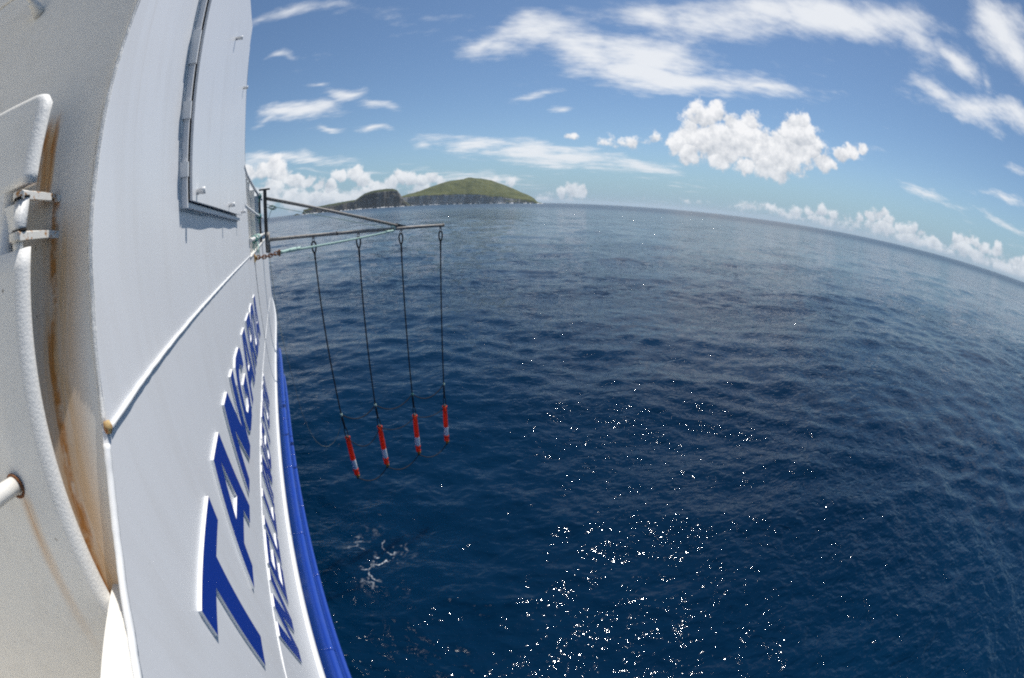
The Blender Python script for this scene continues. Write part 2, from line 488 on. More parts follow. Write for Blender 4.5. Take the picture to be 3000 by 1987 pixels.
def jamb_rust(T, x, y, z, n1, n2):
    # run that starts at the hinge lugs and follows the raked frame downwards
    wob = T.math('MULTIPLY_ADD', n1, 0.05, -0.025)
    # line: x position as function of z
    xl = T.math('MULTIPLY_ADD', T.math('SUBTRACT', 0.14, z), -0.030, -0.580)
    dx = T.math('ABSOLUTE', T.math('SUBTRACT', T.math('ADD', x, wob), xl))
    below = T.smooth(z, 0.17, 0.12)
    core = T.math('MULTIPLY', T.smooth(dx, 0.016, 0.003), below)
    core = T.math('MULTIPLY', core, T.smooth(n2, 0.36, 0.55))
    # broad brown wash inboard and outboard of the line
    dx2 = T.math('SUBTRACT', T.math('ADD', x, wob), T.math('ADD', xl, 0.022))
    wash = T.math('MULTIPLY', T.smooth(T.math('ABSOLUTE', dx2), 0.105, 0.008), T.smooth(z, 0.16, 0.0, 0.0, 1.0))
    wash = T.math('MULTIPLY', wash, T.smooth(n1, 0.18, 0.70, 0.45, 1.0))
    low = T.math('MULTIPLY', T.smooth(z, -0.30, -0.74), T.smooth(T.math('ABSOLUTE', dx2), 0.12, 0.0))
    wash = T.math('MAXIMUM', wash, low)
    # patch behind the gate above the hinge
    up = T.math('MULTIPLY', T.smooth(T.math('ABSOLUTE', T.math('SUBTRACT', z, 0.24)), 0.13, 0.05),
                T.smooth(T.math('ABSOLUTE', T.math('ADD', T.math('ADD', x, 0.632), wob)), 0.032, 0.016))
    wash = T.math('MAXIMUM', wash, up)
    core = T.math('MAXIMUM', core, T.math('MULTIPLY', up, T.smooth(n1, 0.40, 0.58)))
    return core, wash


def gate_rust(T, x, y, z, n1, n2):
    # thin run under the round bar
    wob = T.math('MULTIPLY_ADD', n1, 0.03, -0.015)
    dx = T.math('ABSOLUTE', T.math('ADD', T.math('ADD', x, 0.695), wob))
    wash = T.math('MULTIPLY', T.smooth(dx, 0.030, 0.004), T.math('MULTIPLY', T.smooth(z, -0.378, -0.414), T.smooth(z, -0.85, -0.45)))
    wash = T.math('MULTIPLY', wash, 0.55)
    core = T.math('MULTIPLY', T.smooth(dx, 0.006, 0.001), T.math('MULTIPLY', T.smooth(z, -0.387, -0.405), T.smooth(z, -0.56, -0.414)))
    return T.math('MULTIPLY', core, 0.5), wash


def shift_z(fn):
    """write the masks in heights relative to the camera deck line"""
    def g(T, x, y, z, n1, n2):
        return fn(T, x, y, T.math('SUBTRACT', z, HC), n1, n2)
    return g


M = {}
M['hull'] = paint('hull_white', (0.77, 0.775, 0.785), 0.36, 0.035, 420, 0.12, wav=1.5, runs=0.16)
M['white'] = paint('trim_white', (0.80, 0.80, 0.79), 0.38, 0.06, 420, 0.08)
M['cream'] = paint('cream_white', (0.78, 0.76, 0.71), 0.45, 0.06, 420, 0.16, spots=True)
M['jamb'] = rusty_paint('rust_stained_cream', (0.83, 0.80, 0.74), shift_z(jamb_rust))
M['gate'] = rusty_paint('gate_cream', (0.84, 0.82, 0.77), shift_z(gate_rust))
M['roughwhite'] = paint('rough_white', (0.80, 0.79, 0.76), 0.5, 0.30, 800, 0.10)
M['blue'] = paint('hull_blue', (0.018, 0.060, 0.32), 0.16, 0.03, 300, 0.10, (0.10, 0.14, 0.30, 1))
M['letter'] = paint('letter_blue', (0.010, 0.042, 0.31), 0.30, 0.03, 420, 0.05, (0.05, 0.07, 0.2, 1))
M['steel'] = plain('weathered_steel', (0.34, 0.32, 0.29), 0.6, 0.1, 0.45, 30, 0.4, col2=(0.19, 0.16, 0.13))
M['darksteel'] = plain('dark_brown_steel', (0.12, 0.10, 0.085), 0.65, 0.1, 0.4, 30, 0.4)
M['galv'] = plain('shackle_steel', (0.35, 0.34, 0.32), 0.45, 0.8, 0.3, 80, 0.2)
M['rust'] = plain('rust', (0.22, 0.085, 0.03), 0.85, 0.0, 0.4, 60, 0.6, col2=(0.09, 0.04, 0.02))
M['rustlight'] = plain('rust_flaked_paint', (0.55, 0.40, 0.18), 0.8, 0.0, 0.4, 40, 0.6, col2=(0.30, 0.11, 0.03))
M['black'] = plain('black_rope', (0.014, 0.014, 0.016), 0.75, 0.0, 0.4, 120, 0.5)
M['greyrope'] = plain('charcoal_link_rope', (0.018, 0.016, 0.015), 0.85, 0.0, 0.5, 150, 0.6, col2=(0.045, 0.038, 0.032))
M['green'] = plain('pale_green_rope', (0.50, 0.66, 0.58), 0.8, 0.0, 0.3, 150, 0.5, col2=(0.30, 0.48, 0.42))
M['teal'] = plain('teal_twine', (0.07, 0.30, 0.27), 0.8, 0.0, 0.5, 150, 0.5)
M['thin'] = plain('green_cord', (0.20, 0.33, 0.26), 0.8, 0.0, 0.3, 150, 0.0)
M['string'] = plain('grey_green_string', (0.22, 0.24, 0.20), 0.8, 0.0, 0.3, 150, 0.0)
mo, To, bo = new_mat('orange_plastic')
no = To.noise(geo_pos(To), 18.0, 5.0, 0.6)
oc = To.mix(To.smooth(no, 0.45, 0.75), (1.0, 0.105, 0.025, 1), (0.62, 0.085, 0.04, 1))
To.put(bo.inputs['Base Color'], oc)
bo.inputs['Roughness'].default_value = 0.45
tr = To.node('ShaderNodeBsdfTranslucent')      # thin hollow plastic lets the sun glow through
To.put(tr.inputs[0], oc)
mxo = To.node('ShaderNodeMixShader')
mxo.inputs[0].default_value = 0.45
To.l.new(bo.outputs[0], mxo.inputs[1])
To.l.new(tr.outputs[0], mxo.inputs[2])
To.l.new(mxo.outputs[0], mo.node_tree.nodes['Material Output'].inputs[0])
M['orange'] = mo
M['reflect'] = plain('reflective_tape', (0.86, 0.87, 0.90), 0.35, 0.0, 0.12, 70, 0.05)
M['yellow'] = plain('yellow_webbing', (0.50, 0.27, 0.02), 0.7, 0.0, 0.5, 60, 0.4, col2=(0.12, 0.09, 0.03))
M['void'] = plain('dark_gap', (0.02, 0.015, 0.012), 0.9, 0.0, 0.3, 60, 0.3)  # near-black colour standing in for the shade inside gaps and holes


# ------------------------------------------------------------------ mesh helpers
class MB:
    """collects vertices and faces in world metres, builds ONE mesh object"""
    def __init__(self):
        self.v, self.f, self.mi, self.sm = [], [], [], []

    def add(self, verts, faces, mi=0, smooth=True):
        o = len(self.v)
        self.v += [tuple(p) for p in verts]
        self.f += [tuple(i + o for i in f) for f in faces]
        self.mi += [mi] * len(faces)
        self.sm += [smooth] * len(faces)
        return self

    def box(self, c, s, rot=None, mi=0):
        hx, hy, hz = s[0] / 2, s[1] / 2, s[2] / 2
        vs = [Vector((sx * hx, sy * hy, sz * hz)) for sx in (-1, 1) for sy in (-1, 1) for sz in (-1, 1)]
        if rot is not None:
            vs = [rot @ p for p in vs]
        vs = [p + Vector(c) for p in vs]
        return self.add(vs, [(0, 1, 3, 2), (4, 6, 7, 5), (0, 4, 5, 1), (2, 3, 7, 6), (0, 2, 6, 4), (1, 5, 7, 3)], mi, False)

    def tube(self, pts, r, n=10, cap=True, closed=False, mi=0, twist=0.0, jitter=0.0):
        pts = [Vector(p) for p in pts]
        m = len(pts)
        rr = r if hasattr(r, '__len__') else [r] * m
        tang = []
        for i in range(m):
            if closed:
                t = pts[(i + 1) % m] - pts[i - 1]
            else:
                t = pts[min(i + 1, m - 1)] - pts[max(i - 1, 0)]
            tang.append(t.normalized() if t.length > 1e-9 else Vector((0, 0, 1)))
        a = Vector((0, 0, 1)) if abs(tang[0].z) < 0.9 else Vector((1, 0, 0))
        nrm = tang[0].cross(a).normalized()
        vs = []
        for i in range(m):
            nrm = (nrm - tang[i] * nrm.dot(tang[i]))
            nrm.normalize()
            bi = tang[i].cross(nrm)
            for k in range(n):
                an = 2 * math.pi * k / n + twist * i
                q = rr[i] * (1 + (random.uniform(-jitter, jitter) if jitter else 0))
                vs.append(pts[i] + nrm * (math.cos(an) * q) + bi * (math.sin(an) * q))
        fs = []
        for i in range(m if closed else m - 1):
            j = (i + 1) % m
            for k in range(n):
                k2 = (k + 1) % n
                fs.append((i * n + k, i * n + k2, j * n + k2, j * n + k))
        self.add(vs, fs, mi, True)
        if cap and not closed:
            o = len(self.v) - m * n
            self.f.append(tuple(o + k for k in reversed(range(n)))); self.mi.append(mi); self.sm.append(False)
            self.f.append(tuple(o + (m - 1) * n + k for k in range(n))); self.mi.append(mi); self.sm.append(False)
        return self

    def strand(self, pts, r, pitch, n=6, strands=3, mi=0):
        """laid rope: three strands twisted round the path"""
        P = resample(pts, pitch / 8.0)
        m = len(P)
        for s in range(strands):
            path = []
            a = Vector((0, 0, 1))
            for i in range(m):
                t = (P[min(i + 1, m - 1)] - P[max(i - 1, 0)]).normalized()
                e1 = t.cross(a if abs(t.dot(a)) < 0.95 else Vector((1, 0, 0))).normalized()
                e2 = t.cross(e1)
                an = 2 * math.pi * (i / 8.0 + s / strands)
                path.append(P[i] + (e1 * math.cos(an) + e2 * math.sin(an)) * r * 0.48)
            self.tube(path, r * 0.56, n, mi=mi)
        return self

    def build(self, name, mats, parent=None, root=None, solid=0.0):
        mats = mats if isinstance(mats, (list, tuple)) else [mats]
        off = Vector(root.location) if root is not None else Vector((0, 0, 0))
        me = bpy.data.meshes.new(name)
        me.from_pydata([(p[0] - off.x, p[1] - off.y, p[2] - off.z) for p in self.v], [], self.f)
        for m in mats:
            me.materials.append(m)
        me.polygons.foreach_set('material_index', self.mi)
        me.polygons.foreach_set('use_smooth', self.sm)
        me.update()
        o = bpy.data.objects.new(name, me)
        COL.objects.link(o)
        if parent is not None:
            o.parent = parent
        return o


def resample(pts, step):
    pts = [Vector(p) for p in pts]
    out = [pts[0].copy()]
    acc = 0.0
    for a, b in zip(pts, pts[1:]):
        L = (b - a).length
        if L < 1e-9:
            continue
        t = step - acc
        while t <= L:
            out.append(a.lerp(b, t / L))
            t += step
        acc = L - (t - step)
    if (out[-1] - pts[-1]).length > step * 0.2:
        out.append(pts[-1].copy())
    return out


def bez(p0, p1, p2, n=16):
    p0, p1, p2 = Vector(p0), Vector(p1), Vector(p2)
    return [p0 * (1 - t) ** 2 + p1 * 2 * t * (1 - t) + p2 * t * t for t in (i / n for i in range(n + 1))]


def sag(a, b, drop, n=14):
    a, b = Vector(a), Vector(b)
    return [a.lerp(b, t) - Vector((0, 0, drop * 4 * t * (1 - t))) for t in (i / n for i in range(n + 1))]


def empty(name, loc, label, cat, group=None):
    o = bpy.data.objects.new(name, None)
    o.empty_display_size = 0.3
    COL.objects.link(o)
    o.location = loc
    o['label'] = label
    o['category'] = cat
    if group:
        o['group'] = group
    return o


def tag(o, label=None, cat=None, group=None, kind=None):
    for k, v in (('label', label), ('category', cat), ('group', group), ('kind', kind)):
        if v:
            o[k] = v
    return o


def P(x, y, z):
    """metres relative to the camera's height -> world"""
    return Vector((x, y, z + HC))

# ------------------------------------------------------------------ the sea
def lattice_noise(u, v, seed):
    """value noise on numpy arrays"""
    iu, iv = np.floor(u).astype(np.int64), np.floor(v).astype(np.int64)
    fu, fv = u - iu, v - iv
    fu, fv = fu * fu * (3 - 2 * fu), fv * fv * (3 - 2 * fv)

    def h(a, b):
        n = (a * 374761393 + b * 668265263 + seed * 974634541) & 0xffffffff
        n = ((n ^ (n >> 13)) * 1274126177) & 0xffffffff
        return ((n ^ (n >> 16)) & 0xffff) / 65535.0
    return (h(iu, iv) * (1 - fu) + h(iu + 1, iv) * fu) * (1 - fv) + (h(iu, iv + 1) * (1 - fu) + h(iu + 1, iv + 1) * fu) * fv


def fbm(u, v, octv, seed, gain=0.5):
    s, a, t = 0.0, 1.0, 0.0
    for i in range(octv):
        s = s + a * lattice_noise(u * 2 ** i, v * 2 ** i, seed + i)
        t += a
        a *= gain
    return s / t


WIND = R(200)                 # waves run roughly towards the ship, along this heading from +Y


def sea_material():
    m, T, b = new_mat('sea_water')
    p = geo_pos(T)
    at = T.node('ShaderNodeAttribute', attribute_name='lod')
    lod = at.outputs['Fac']
    x, y, z = T.xyz(p)
    a = math.pi / 2 - WIND
    cu, su = math.cos(a), math.sin(a)
    u = T.math('ADD', T.math('MULTIPLY', x, cu), T.math('MULTIPLY', y, su))
    v = T.math('ADD', T.math('MULTIPLY', x, -su), T.math('MULTIPLY', y, cu))
    aniso = T.cxyz(u, T.math('MULTIPLY', v, 0.55), 0.0)
    gust = T.smooth(T.noise(T.cxyz(T.math('MULTIPLY', u, 0.5), v, 3.0), 0.11, 3.0, 0.55), 0.32, 0.66, 0.45, 1.15)
    # wavelets too small for the mesh: ripples near the ship, chop further out
    rr = T.vmath('LENGTH', T.cxyz(x, y, 0.0))
    n1 = T.noise(aniso, 8.5, 1.7, 0.55, 0.4)
    def crest(sc_, det):
        """sharp-crested wavelets"""
        n_ = T.noise(aniso, sc_, det, 0.58, 0.25)
        return T.math('SUBTRACT', T.math('MULTIPLY', n_, 0.5), T.math('ABSOLUTE', T.math('SUBTRACT', n_, 0.5)))
    n2 = crest(3.3, 1.8)
    n3 = crest(1.0, 2.0)
    n4 = crest(0.30, 2.0)
    w1 = T.smooth(rr, 9.0, 30.0, 0.027, 0.0)
    w2 = T.math('MULTIPLY', T.smooth(rr, 4.0, 16.0, 0.8, 1.0), T.smooth(rr, 36.0, 90.0, 0.100, 0.012))
    w3 = T.math('MULTIPLY', T.smooth(rr, 20.0, 60.0), T.smooth(rr, 140.0, 500.0, 0.31, 0.13))
    w4 = T.math('MULTIPLY', T.smooth(rr, 100.0, 260.0), T.smooth(rr, 400.0, 2500.0, 1.05, 0.85))
    h = T.math('ADD', T.math('MULTIPLY', n1, w1), T.math('MULTIPLY', n2, w2))
    h = T.math('ADD', h, T.math('ADD', T.math('MULTIPLY', n3, w3), T.math('MULTIPLY', n4, w4)))
    h = T.math('MULTIPLY', h, gust)
    bp = T.node('ShaderNodeBump')
    bp.inputs['Strength'].default_value = 1.0
    bp.inputs['Distance'].default_value = 1.0
    T.put(bp.inputs['Height'], h)
    T.put(b.inputs['Normal'], bp.outputs[0])
    # deep water colour that wells up from below
    deep = T.mix(T.smooth(T.noise(p, 0.05, 3.0, 0.5), 0.35, 0.65), (0.0002, 0.0130, 0.0375, 1), (0.0003, 0.0172, 0.0475, 1))
    ro = T.math('ADD', T.smooth(rr, 50.0, 300.0, 0.022, 0.10), T.smooth(rr, 200.0, 1000.0, 0.0, 0.16))
    T.put(b.inputs['Base Color'], deep)
    T.put(b.inputs['Roughness'], ro)
    b.inputs['IOR'].default_value = 1.333
    b.inputs['Specular IOR Level'].default_value = 0.30
    # beside the ship, light spreads sideways inside the clear water
    b.subsurface_method = 'BURLEY'
    T.put(b.inputs['Subsurface Weight'], T.smooth(T.vmath('DISTANCE', p, (0.95, 8.05, 0.0)), 2.5, 1.8))
    b.inputs['Subsurface Radius'].default_value = (1.0, 1.0, 1.0)
    b.inputs['Subsurface Scale'].default_value = 1.0
    # foam: drifting lace in the ship's wash beside the hull
    fx = T.math('DIVIDE', T.math('SUBTRACT', x, 0.80), 0.85)
    fy = T.math('DIVIDE', T.math('SUBTRACT', y, 7.75), 1.35)
    wash = T.math('SQRT', T.math('ADD', T.math('MULTIPLY', fx, fx), T.math('MULTIPLY', fy, fy)))
    wash = T.smooth(wash, 1.15, 0.30)
    wp = T.vmath('ADD', p, T.vmath('SCALE', T.vmath('SUBTRACT', T.noise(p, 1.6, 3.0, 0.6, 0.0, 1), (0.5, 0.5, 0.5)), scale=1.7))
    vo = T.node('ShaderNodeTexVoronoi', feature='DISTANCE_TO_EDGE')
    T.put(vo.inputs['Vector'], T.vmath('MULTIPLY', wp, (1.0, 0.75, 0.0)))
    vo.inputs['Scale'].default_value = 1.5
    web = T.smooth(vo.outputs['Distance'], 0.085, 0.012)
    patchy = T.smooth(T.noise(p, 1.1, 4.0, 0.65), 0.46, 0.66)
    foam = T.math('MULTIPLY', T.math('MULTIPLY', web, patchy), wash)
    foam = T.math('MULTIPLY', foam, T.smooth(T.noise(p, 9.0, 5.0, 0.72), 0.38, 0.60, 0.0, 1.0))
    fb = T.node('ShaderNodeBsdfDiffuse')
    fb.inputs[0].default_value = (0.66, 0.70, 0.72, 1)
    mx = T.node('ShaderNodeMixShader')
    T.put(mx.inputs[0], foam)
    T.l.new(b.outputs[0], mx.inputs[1])
    T.l.new(fb.outputs[0], mx.inputs[2])
    zone = T.node('ShaderNodeMixShader')
    T.put(zone.inputs[0], T.math('GREATER_THAN', wash, 0.001))
    T.l.new(b.outputs[0], zone.inputs[1])
    T.l.new(mx.outputs[0], zone.inputs[2])
    T.l.new(zone.outputs[0], m.node_tree.nodes['Material Output'].inputs[0])
    return m


def build_sea():
    # rings spaced evenly in viewing angle, so the mesh is finest close to the ship
    dep = [R(82)]
    while dep[-1] > R(0.05):
        e = math.degrees(dep[-1])
        st = 0.0031 if e > 12 else (0.0016 if e > 4 else (0.0007 if e > 0.8 else 0.00035))
        dep.append(dep[-1] - st)
    dep = [e for e in dep if e > R(0.045)]
    rad = np.array([HC / math.tan(e) for e in dep])
    rad = np.concatenate([rad, [12000, 18000, 30000]])
    az = np.concatenate([np.arange(-0.38, 2.05, 0.0031), np.arange(2.05, 2 * math.pi - 0.38, 0.03)])
    nr, na = len(rad), len(az)
    dr = np.gradient(rad)
    X = rad[:, None] * np.sin(az)[None, :]
    Y = rad[:, None] * np.cos(az)[None, :]
    Z = np.zeros_like(X)
    DX = np.zeros_like(X)
    DY = np.zeros_like(X)
    NW = 150
    lam = np.exp(np.linspace(math.log(0.20), math.log(34.0), NW)) * np.exp(rng.normal(0, 0.02, NW))
    spacing = np.maximum(dr, rad * 0.0031)
    tot = 0.0
    res = np.zeros(nr)
    for L in lam:
        k = 2 * math.pi / L
        spread = 0.5 if L > 5 else 0.85
        th = WIND + rng.normal(0, spread)
        if rng.random() < 0.18:
            th = rng.uniform(0, 2 * math.pi)
        # equal slope per octave, a little less at both ends
        s = 0.0205 * (0.30 if L > 12 else (0.48 if L > 4.5 else (0.80 if L > 1.8 else 1.15)))
        amp = s / k
        w = np.clip((L / spacing - 1.9) / 2.0, 0, 1)
        tot += s * s
        res += s * s * w * w
        last = int(np.max(np.nonzero(w > 0)[0], initial=-1)) + 1
        if last <= 0:
            continue
        kx, ky = k * math.sin(th), k * math.cos(th)
        ph = rng.uniform(0, 2 * math.pi)
        A = X[:last] * kx + Y[:last] * ky + ph
        wa = (amp * w[:last])[:, None]
        c, sn = np.cos(A), np.sin(A)
        Z[:last] += wa * c
        q = 0.9
        DX[:last] -= q * wa * sn * math.sin(th)
        DY[:last] -= q * wa * sn * math.cos(th)
    lod = np.repeat((1 - res / tot)[:, None], na, axis=1)
    X = X + DX
    Y = Y + DY
    co = np.stack([X, Y, Z], axis=-1).reshape(-1, 3)
    co = np.concatenate([co, [[0, 0, 0]]])
    i = np.arange(nr - 1)[:, None] * na
    j = np.arange(na)[None, :]
    j2 = (np.arange(na)[None, :] + 1) % na
    quads = np.stack([i + j, i + na + j, i + na + j2, i + j2], axis=-1).reshape(-1, 4)
    cen = len(co) - 1
    tris = np.stack([np.full(na, cen), np.arange(na), (np.arange(na) + 1) % na], axis=-1)
    me = bpy.data.meshes.new('sea')
    me.vertices.add(len(co))
    me.vertices.foreach_set('co', co.astype(np.float32).ravel())
    nq, ntz = len(quads), len(tris)
    me.loops.add(nq * 4 + ntz * 3)
    me.loops.foreach_set('vertex_index', np.concatenate([quads.ravel(), tris.ravel()]).astype(np.int32))
    me.polygons.add(nq + ntz)
    ls = np.concatenate([np.arange(nq) * 4, nq * 4 + np.arange(ntz) * 3]).astype(np.int32)
    me.polygons.foreach_set('loop_start', ls)
    me.polygons.foreach_set('use_smooth', np.ones(nq + ntz, dtype=bool))
    me.update(calc_edges=True)
    at = me.attributes.new('lod', 'FLOAT', 'POINT')
    at.data.foreach_set('value', np.concatenate([lod.reshape(-1), [0]]).astype(np.float32))
    me.materials.append(sea_material())
    o = bpy.data.objects.new('sea', me)
    COL.objects.link(o)
    tag(o, 'dark blue open sea with wind ripples and sun glitter', None, None, 'structure')
    # make sure the faces look up
    if me.polygons[0].normal.z < 0:
        me.flip_normals()
    return o


build_sea()


# ------------------------------------------------------------------ the island
def rock_material(name, rock, rock2, grass, grass2, cut_lo, cut_hi):
    m, T, b = new_mat(name)
    g = T.node('ShaderNodeNewGeometry')
    p = g.outputs['Position']
    x, y, z = T.xyz(p)
    nz = T.xyz(g.outputs['Normal'])[2]
    n1 = T.noise(p, 0.012, 6.0, 0.62)
    n2 = T.noise(T.cxyz(T.math('MULTIPLY', x, 0.030), T.math('MULTIPLY', y, 0.030), T.math('MULTIPLY', z, 0.006)), 1.0, 5.0, 0.62)
    n3 = T.noise(T.cxyz(T.math('MULTIPLY', x, 0.003), T.math('MULTIPLY', y, 0.003), T.math('MULTIPLY', z, 0.10)), 1.0, 4.0, 0.6)
    r = T.mix(T.smooth(n2, 0.36, 0.66), rock, rock2)
    r = T.mix(T.math('MULTIPLY', T.smooth(n3, 0.52, 0.66), 0.5), r, tuple(c * 0.5 for c in rock[:3]) + (1,))
    gr = T.mix(T.smooth(n1, 0.38, 0.64), grass, grass2)
    n4 = T.noise(p, 0.05, 4.0, 0.6)
    gr = T.mix(T.math('MULTIPLY', T.smooth(n4, 0.56, 0.70), 0.45), gr, (0.030, 0.042, 0.016, 1))
    f = T.smooth(T.math('ADD', nz, T.math('MULTIPLY_ADD', n1, 0.3, -0.15)), cut_lo, cut_hi)
    T.put(b.inputs['Base Color'], T.mix(f, r, gr))
    b.inputs['Roughness'].default_value = 0.95
    b.inputs['Specular IOR Level'].default_value = 0.1
    bp = T.node('ShaderNodeBump')
    bp.inputs['Strength'].default_value = 0.8
    bp.inputs['Distance'].default_value = 6.0
    T.put(bp.inputs['Height'], T.noise(p, 0.06, 5.0, 0.65))
    T.put(b.inputs['Normal'], bp.outputs[0])
    return m


def land(name, label, D, az_pts, sky_tan, cliff_tan, depth, mat, seed, nu=420, nv=110, rough=1.0, face=0.10):
    """terrain seen from the sea: a cliff line at range D and ground that climbs behind it to the skyline"""
    az = np.linspace(az_pts[0], az_pts[-1], nu)
    sky_h = np.interp(az, az_pts, sky_tan)
    clf_h = np.interp(az, az_pts, cliff_tan)
    # soften the polylines a little
    ker = np.hanning(13); ker /= ker.sum()
    pad = lambda q: np.convolve(np.pad(q, 6, mode='edge'), ker, mode='valid')
    sky_h, clf_h = pad(sky_h), pad(clf_h)
    t = np.linspace(-0.04, 2.0, nv)
    t = np.concatenate([np.linspace(-0.03, face, nv // 3), np.linspace(face, 2.0, nv - nv // 3 + 1)[1:]])
    AZ, T_ = np.meshgrid(np.radians(az), t, indexing='ij')
    UU = (AZ * D)
    # coast line with bays, ribs and buttresses
    coast = (fbm(UU / 420.0, UU * 0 + seed, 3, seed) - 0.5) * 150 * rough + (fbm(UU / 70.0, UU * 0 + 3.1, 4, seed + 9) - 0.5) * 62 * rough
    rng_ = D + coast + T_ * depth
    C = np.repeat(clf_h[:, None], T_.shape[1], 1)
    S = np.repeat(sky_h[:, None], T_.shape[1], 1)
    # metres: skyline sits at t = 1
    Ch = C * (D + face * depth)
    Sh = S * (D + depth) * 0.985
    rise = np.clip(T_ / face, 0, 1)
    rock_face = Ch * (rise ** 0.62)
    g = np.clip((T_ - face) / (1 - face), 0, 1)
    up = np.sin(g * math.pi / 2) ** 1.05
    hgt = rock_face + (Sh - Ch) * up
    back = np.clip((T_ - 1.0) / 1.0, 0, 1)
    hgt = hgt * (1 - back ** 1.6)
    # ledges and ribs on the cliff, gullies on the grass
    rib = fbm(UU / 34.0, T_ * 9 + hgt / 40.0, 4, seed + 20) - 0.5
    led = fbm(UU / 160.0, hgt / 11.0, 3, seed + 30) - 0.5
    on_face = np.clip(1 - np.abs(T_ - face * 0.6) / (face * 0.9), 0, 1)
    hgt = hgt + (rib * 26 + led * 16) * on_face * np.clip(hgt / 30, 0, 1) * rough
    gul = np.abs(fbm(UU / 190.0, rng_ / 330.0, 4, seed + 40) - 0.5)
    gul2 = np.abs(fbm(UU / 75.0, rng_ / 260.0, 4, seed + 50) - 0.5)
    hgt = hgt + ((0.16 - gul) * 0.34 + (0.14 - gul2) * 0.13) * Sh * np.sin(np.clip(g, 0, 1) * math.pi) + (fbm(UU / 60.0, rng_ / 60.0, 4, seed + 60) - 0.5) * 9.0 * np.clip(g * 4, 0, 1) * (1 - back)
    ends = np.clip(np.minimum(az - az[0], az[-1] - az) / 0.35, 0, 1)[:, None]
    hgt = hgt * ends
    hgt[:, 0] = -6
    hgt[:, -1] = -6
    hgt[0, :] = -6
    hgt[-1, :] = -6
    co = np.stack([rng_ * np.sin(AZ), rng_ * np.cos(AZ), hgt], axis=-1).reshape(-1, 3)
    n2 = T_.shape[1]
    i = np.arange(nu - 1)[:, None] * n2
    j = np.arange(n2 - 1)[None, :]
    q = np.stack([i + j, i + n2 + j, i + n2 + j + 1, i + j + 1], axis=-1).reshape(-1, 4)
    me = bpy.data.meshes.new(name)
    me.from_pydata(co.tolist(), [], q.tolist())
    me.polygons.foreach_set('use_smooth', [True] * len(me.polygons))
    me.materials.append(mat)
    if me.polygons[len(q) // 2].normal.z < 0:
        me.flip_normals()
    o = bpy.data.objects.new(name, me)
    COL.objects.link(o)
    tag(o, label, None, None, 'structure')
    return (D, np.radians(az), (D + coast[:, 0]))


GREY = (0.30, 0.28, 0.25, 1); PALE = (0.56, 0.53, 0.48, 1)
DARK = (0.085, 0.080, 0.072, 1); DARK2 = (0.24, 0.225, 0.20, 1)
GRASS = (0.118, 0.128, 0.046, 1); GRASS2 = (0.066, 0.080, 0.028, 1)
mat_main = rock_material('island_ground', GREY, PALE, GRASS, GRASS2, 0.50, 0.66)
mat_head = rock_material('headland_rock', DARK, DARK2, (0.050, 0.062, 0.022, 1), (0.034, 0.044, 0.018, 1), 0.66, 0.84)
mat_low = rock_material('point_rock', (0.10, 0.095, 0.088, 1), (0.17, 0.16, 0.15, 1), (0.055, 0.068, 0.025, 1), (0.04, 0.05, 0.02, 1), 0.60, 0.80)
coast_main = land('island', 'green domed island with pale grey sea cliffs', 3600,
                  [14.0, 15.3, 17.5, 19.3, 21.15, 22.6, 23.9, 25.3, 26.6, 28.0, 29.4, 31.2, 32.1, 32.5, 33.3],
                  [.016, .0223, .0318, .0419, .0530, .0562, .0587, .0562, .0527, .0440, .0337, .0191, .0111, .003, .0004],
                  [.015, .0200, .0225, .0228, .0225, .0222, .0220, .0200, .0170, .0145, .0112, .0085, .0065, .002, .0003],
                  620, mat_main, 3, 460, 130, 1.0, 0.035)
coast_low = land('low_headland', 'low dark rocky point trailing off left of the headland', 3350,
                 [2.2, 2.55, 4.3, 6.0, 8.0, 9.3, 10.6],
                 [.0, .0105, .0143, .0165, .0195, .0213, .020], [.0, .0085, .0115, .013, .016, .018, .017], 260, mat_low, 12, 260, 70, 1.0, 0.10)
coast_head = land('headland', 'steep dark flat-topped rock headland in front of the green island', 3150,
                  [8.7, 9.2, 9.9, 10.6, 11.7, 12.9, 14.0, 14.7, 15.2, 15.8, 16.5],
                  [.0, .0200, .0290, .0350, .0380, .0394, .0394, .0375, .0240, .0100, .0], [.0, .017, .0255, .0310, .0345, .0365, .0362, .0340, .0205, .0085, .0],
                  210, mat_head, 21, 260, 90, 1.0, 0.16)


def sea_stack():
    b = MB()
    D = 3300
    c = Vector((D * math.sin(R(1.62)), D * math.cos(R(1.62)), 0))
    n, lv = 14, 7
    vs, fs = [], []
    for i in range(lv):
        t = i / (lv - 1)
        r = (20 * (1 - t) ** 0.8 + 2.5)
        for k in range(n):
            an = 2 * math.pi * k / n
            rr = r * random.uniform(0.75, 1.25)
            vs.append(c + Vector((math.cos(an) * rr * 1.3, math.sin(an) * rr, -2 + t * 13 * random.uniform(0.92, 1.08))))
    for i in range(lv - 1):
        for k in range(n):
            k2 = (k + 1) % n
            fs.append((i * n + k, i * n + k2, (i + 1) * n + k2, (i + 1) * n + k))
    fs.append(tuple((lv - 1) * n + k for k in range(n)))
    b.add(vs, fs, 0, False)
    # a low reef that trails off to its left
    for q in range(9):
        a = 0.55 + q * 0.11
        c2 = Vector((D * math.sin(R(a)), D * math.cos(R(a)), 0))
        r0 = random.uniform(3, 7)
        vs = [c2 + Vector((r0 * math.cos(k * math.pi / 3) * random.uniform(.7, 1.5), r0 * math.sin(k * math.pi / 3), -1)) for k in range(6)] + [c2 + Vector((0, 0, random.uniform(1.2, 3.0)))]
        b.add(vs, [(k, (k + 1) % 6, 6) for k in range(6)], 0, False)
    o = b.build('sea_stack', mat_head)
    tag(o, 'tiny pointed sea stack off the left end of the dark point', None, None, 'structure')


sea_stack()


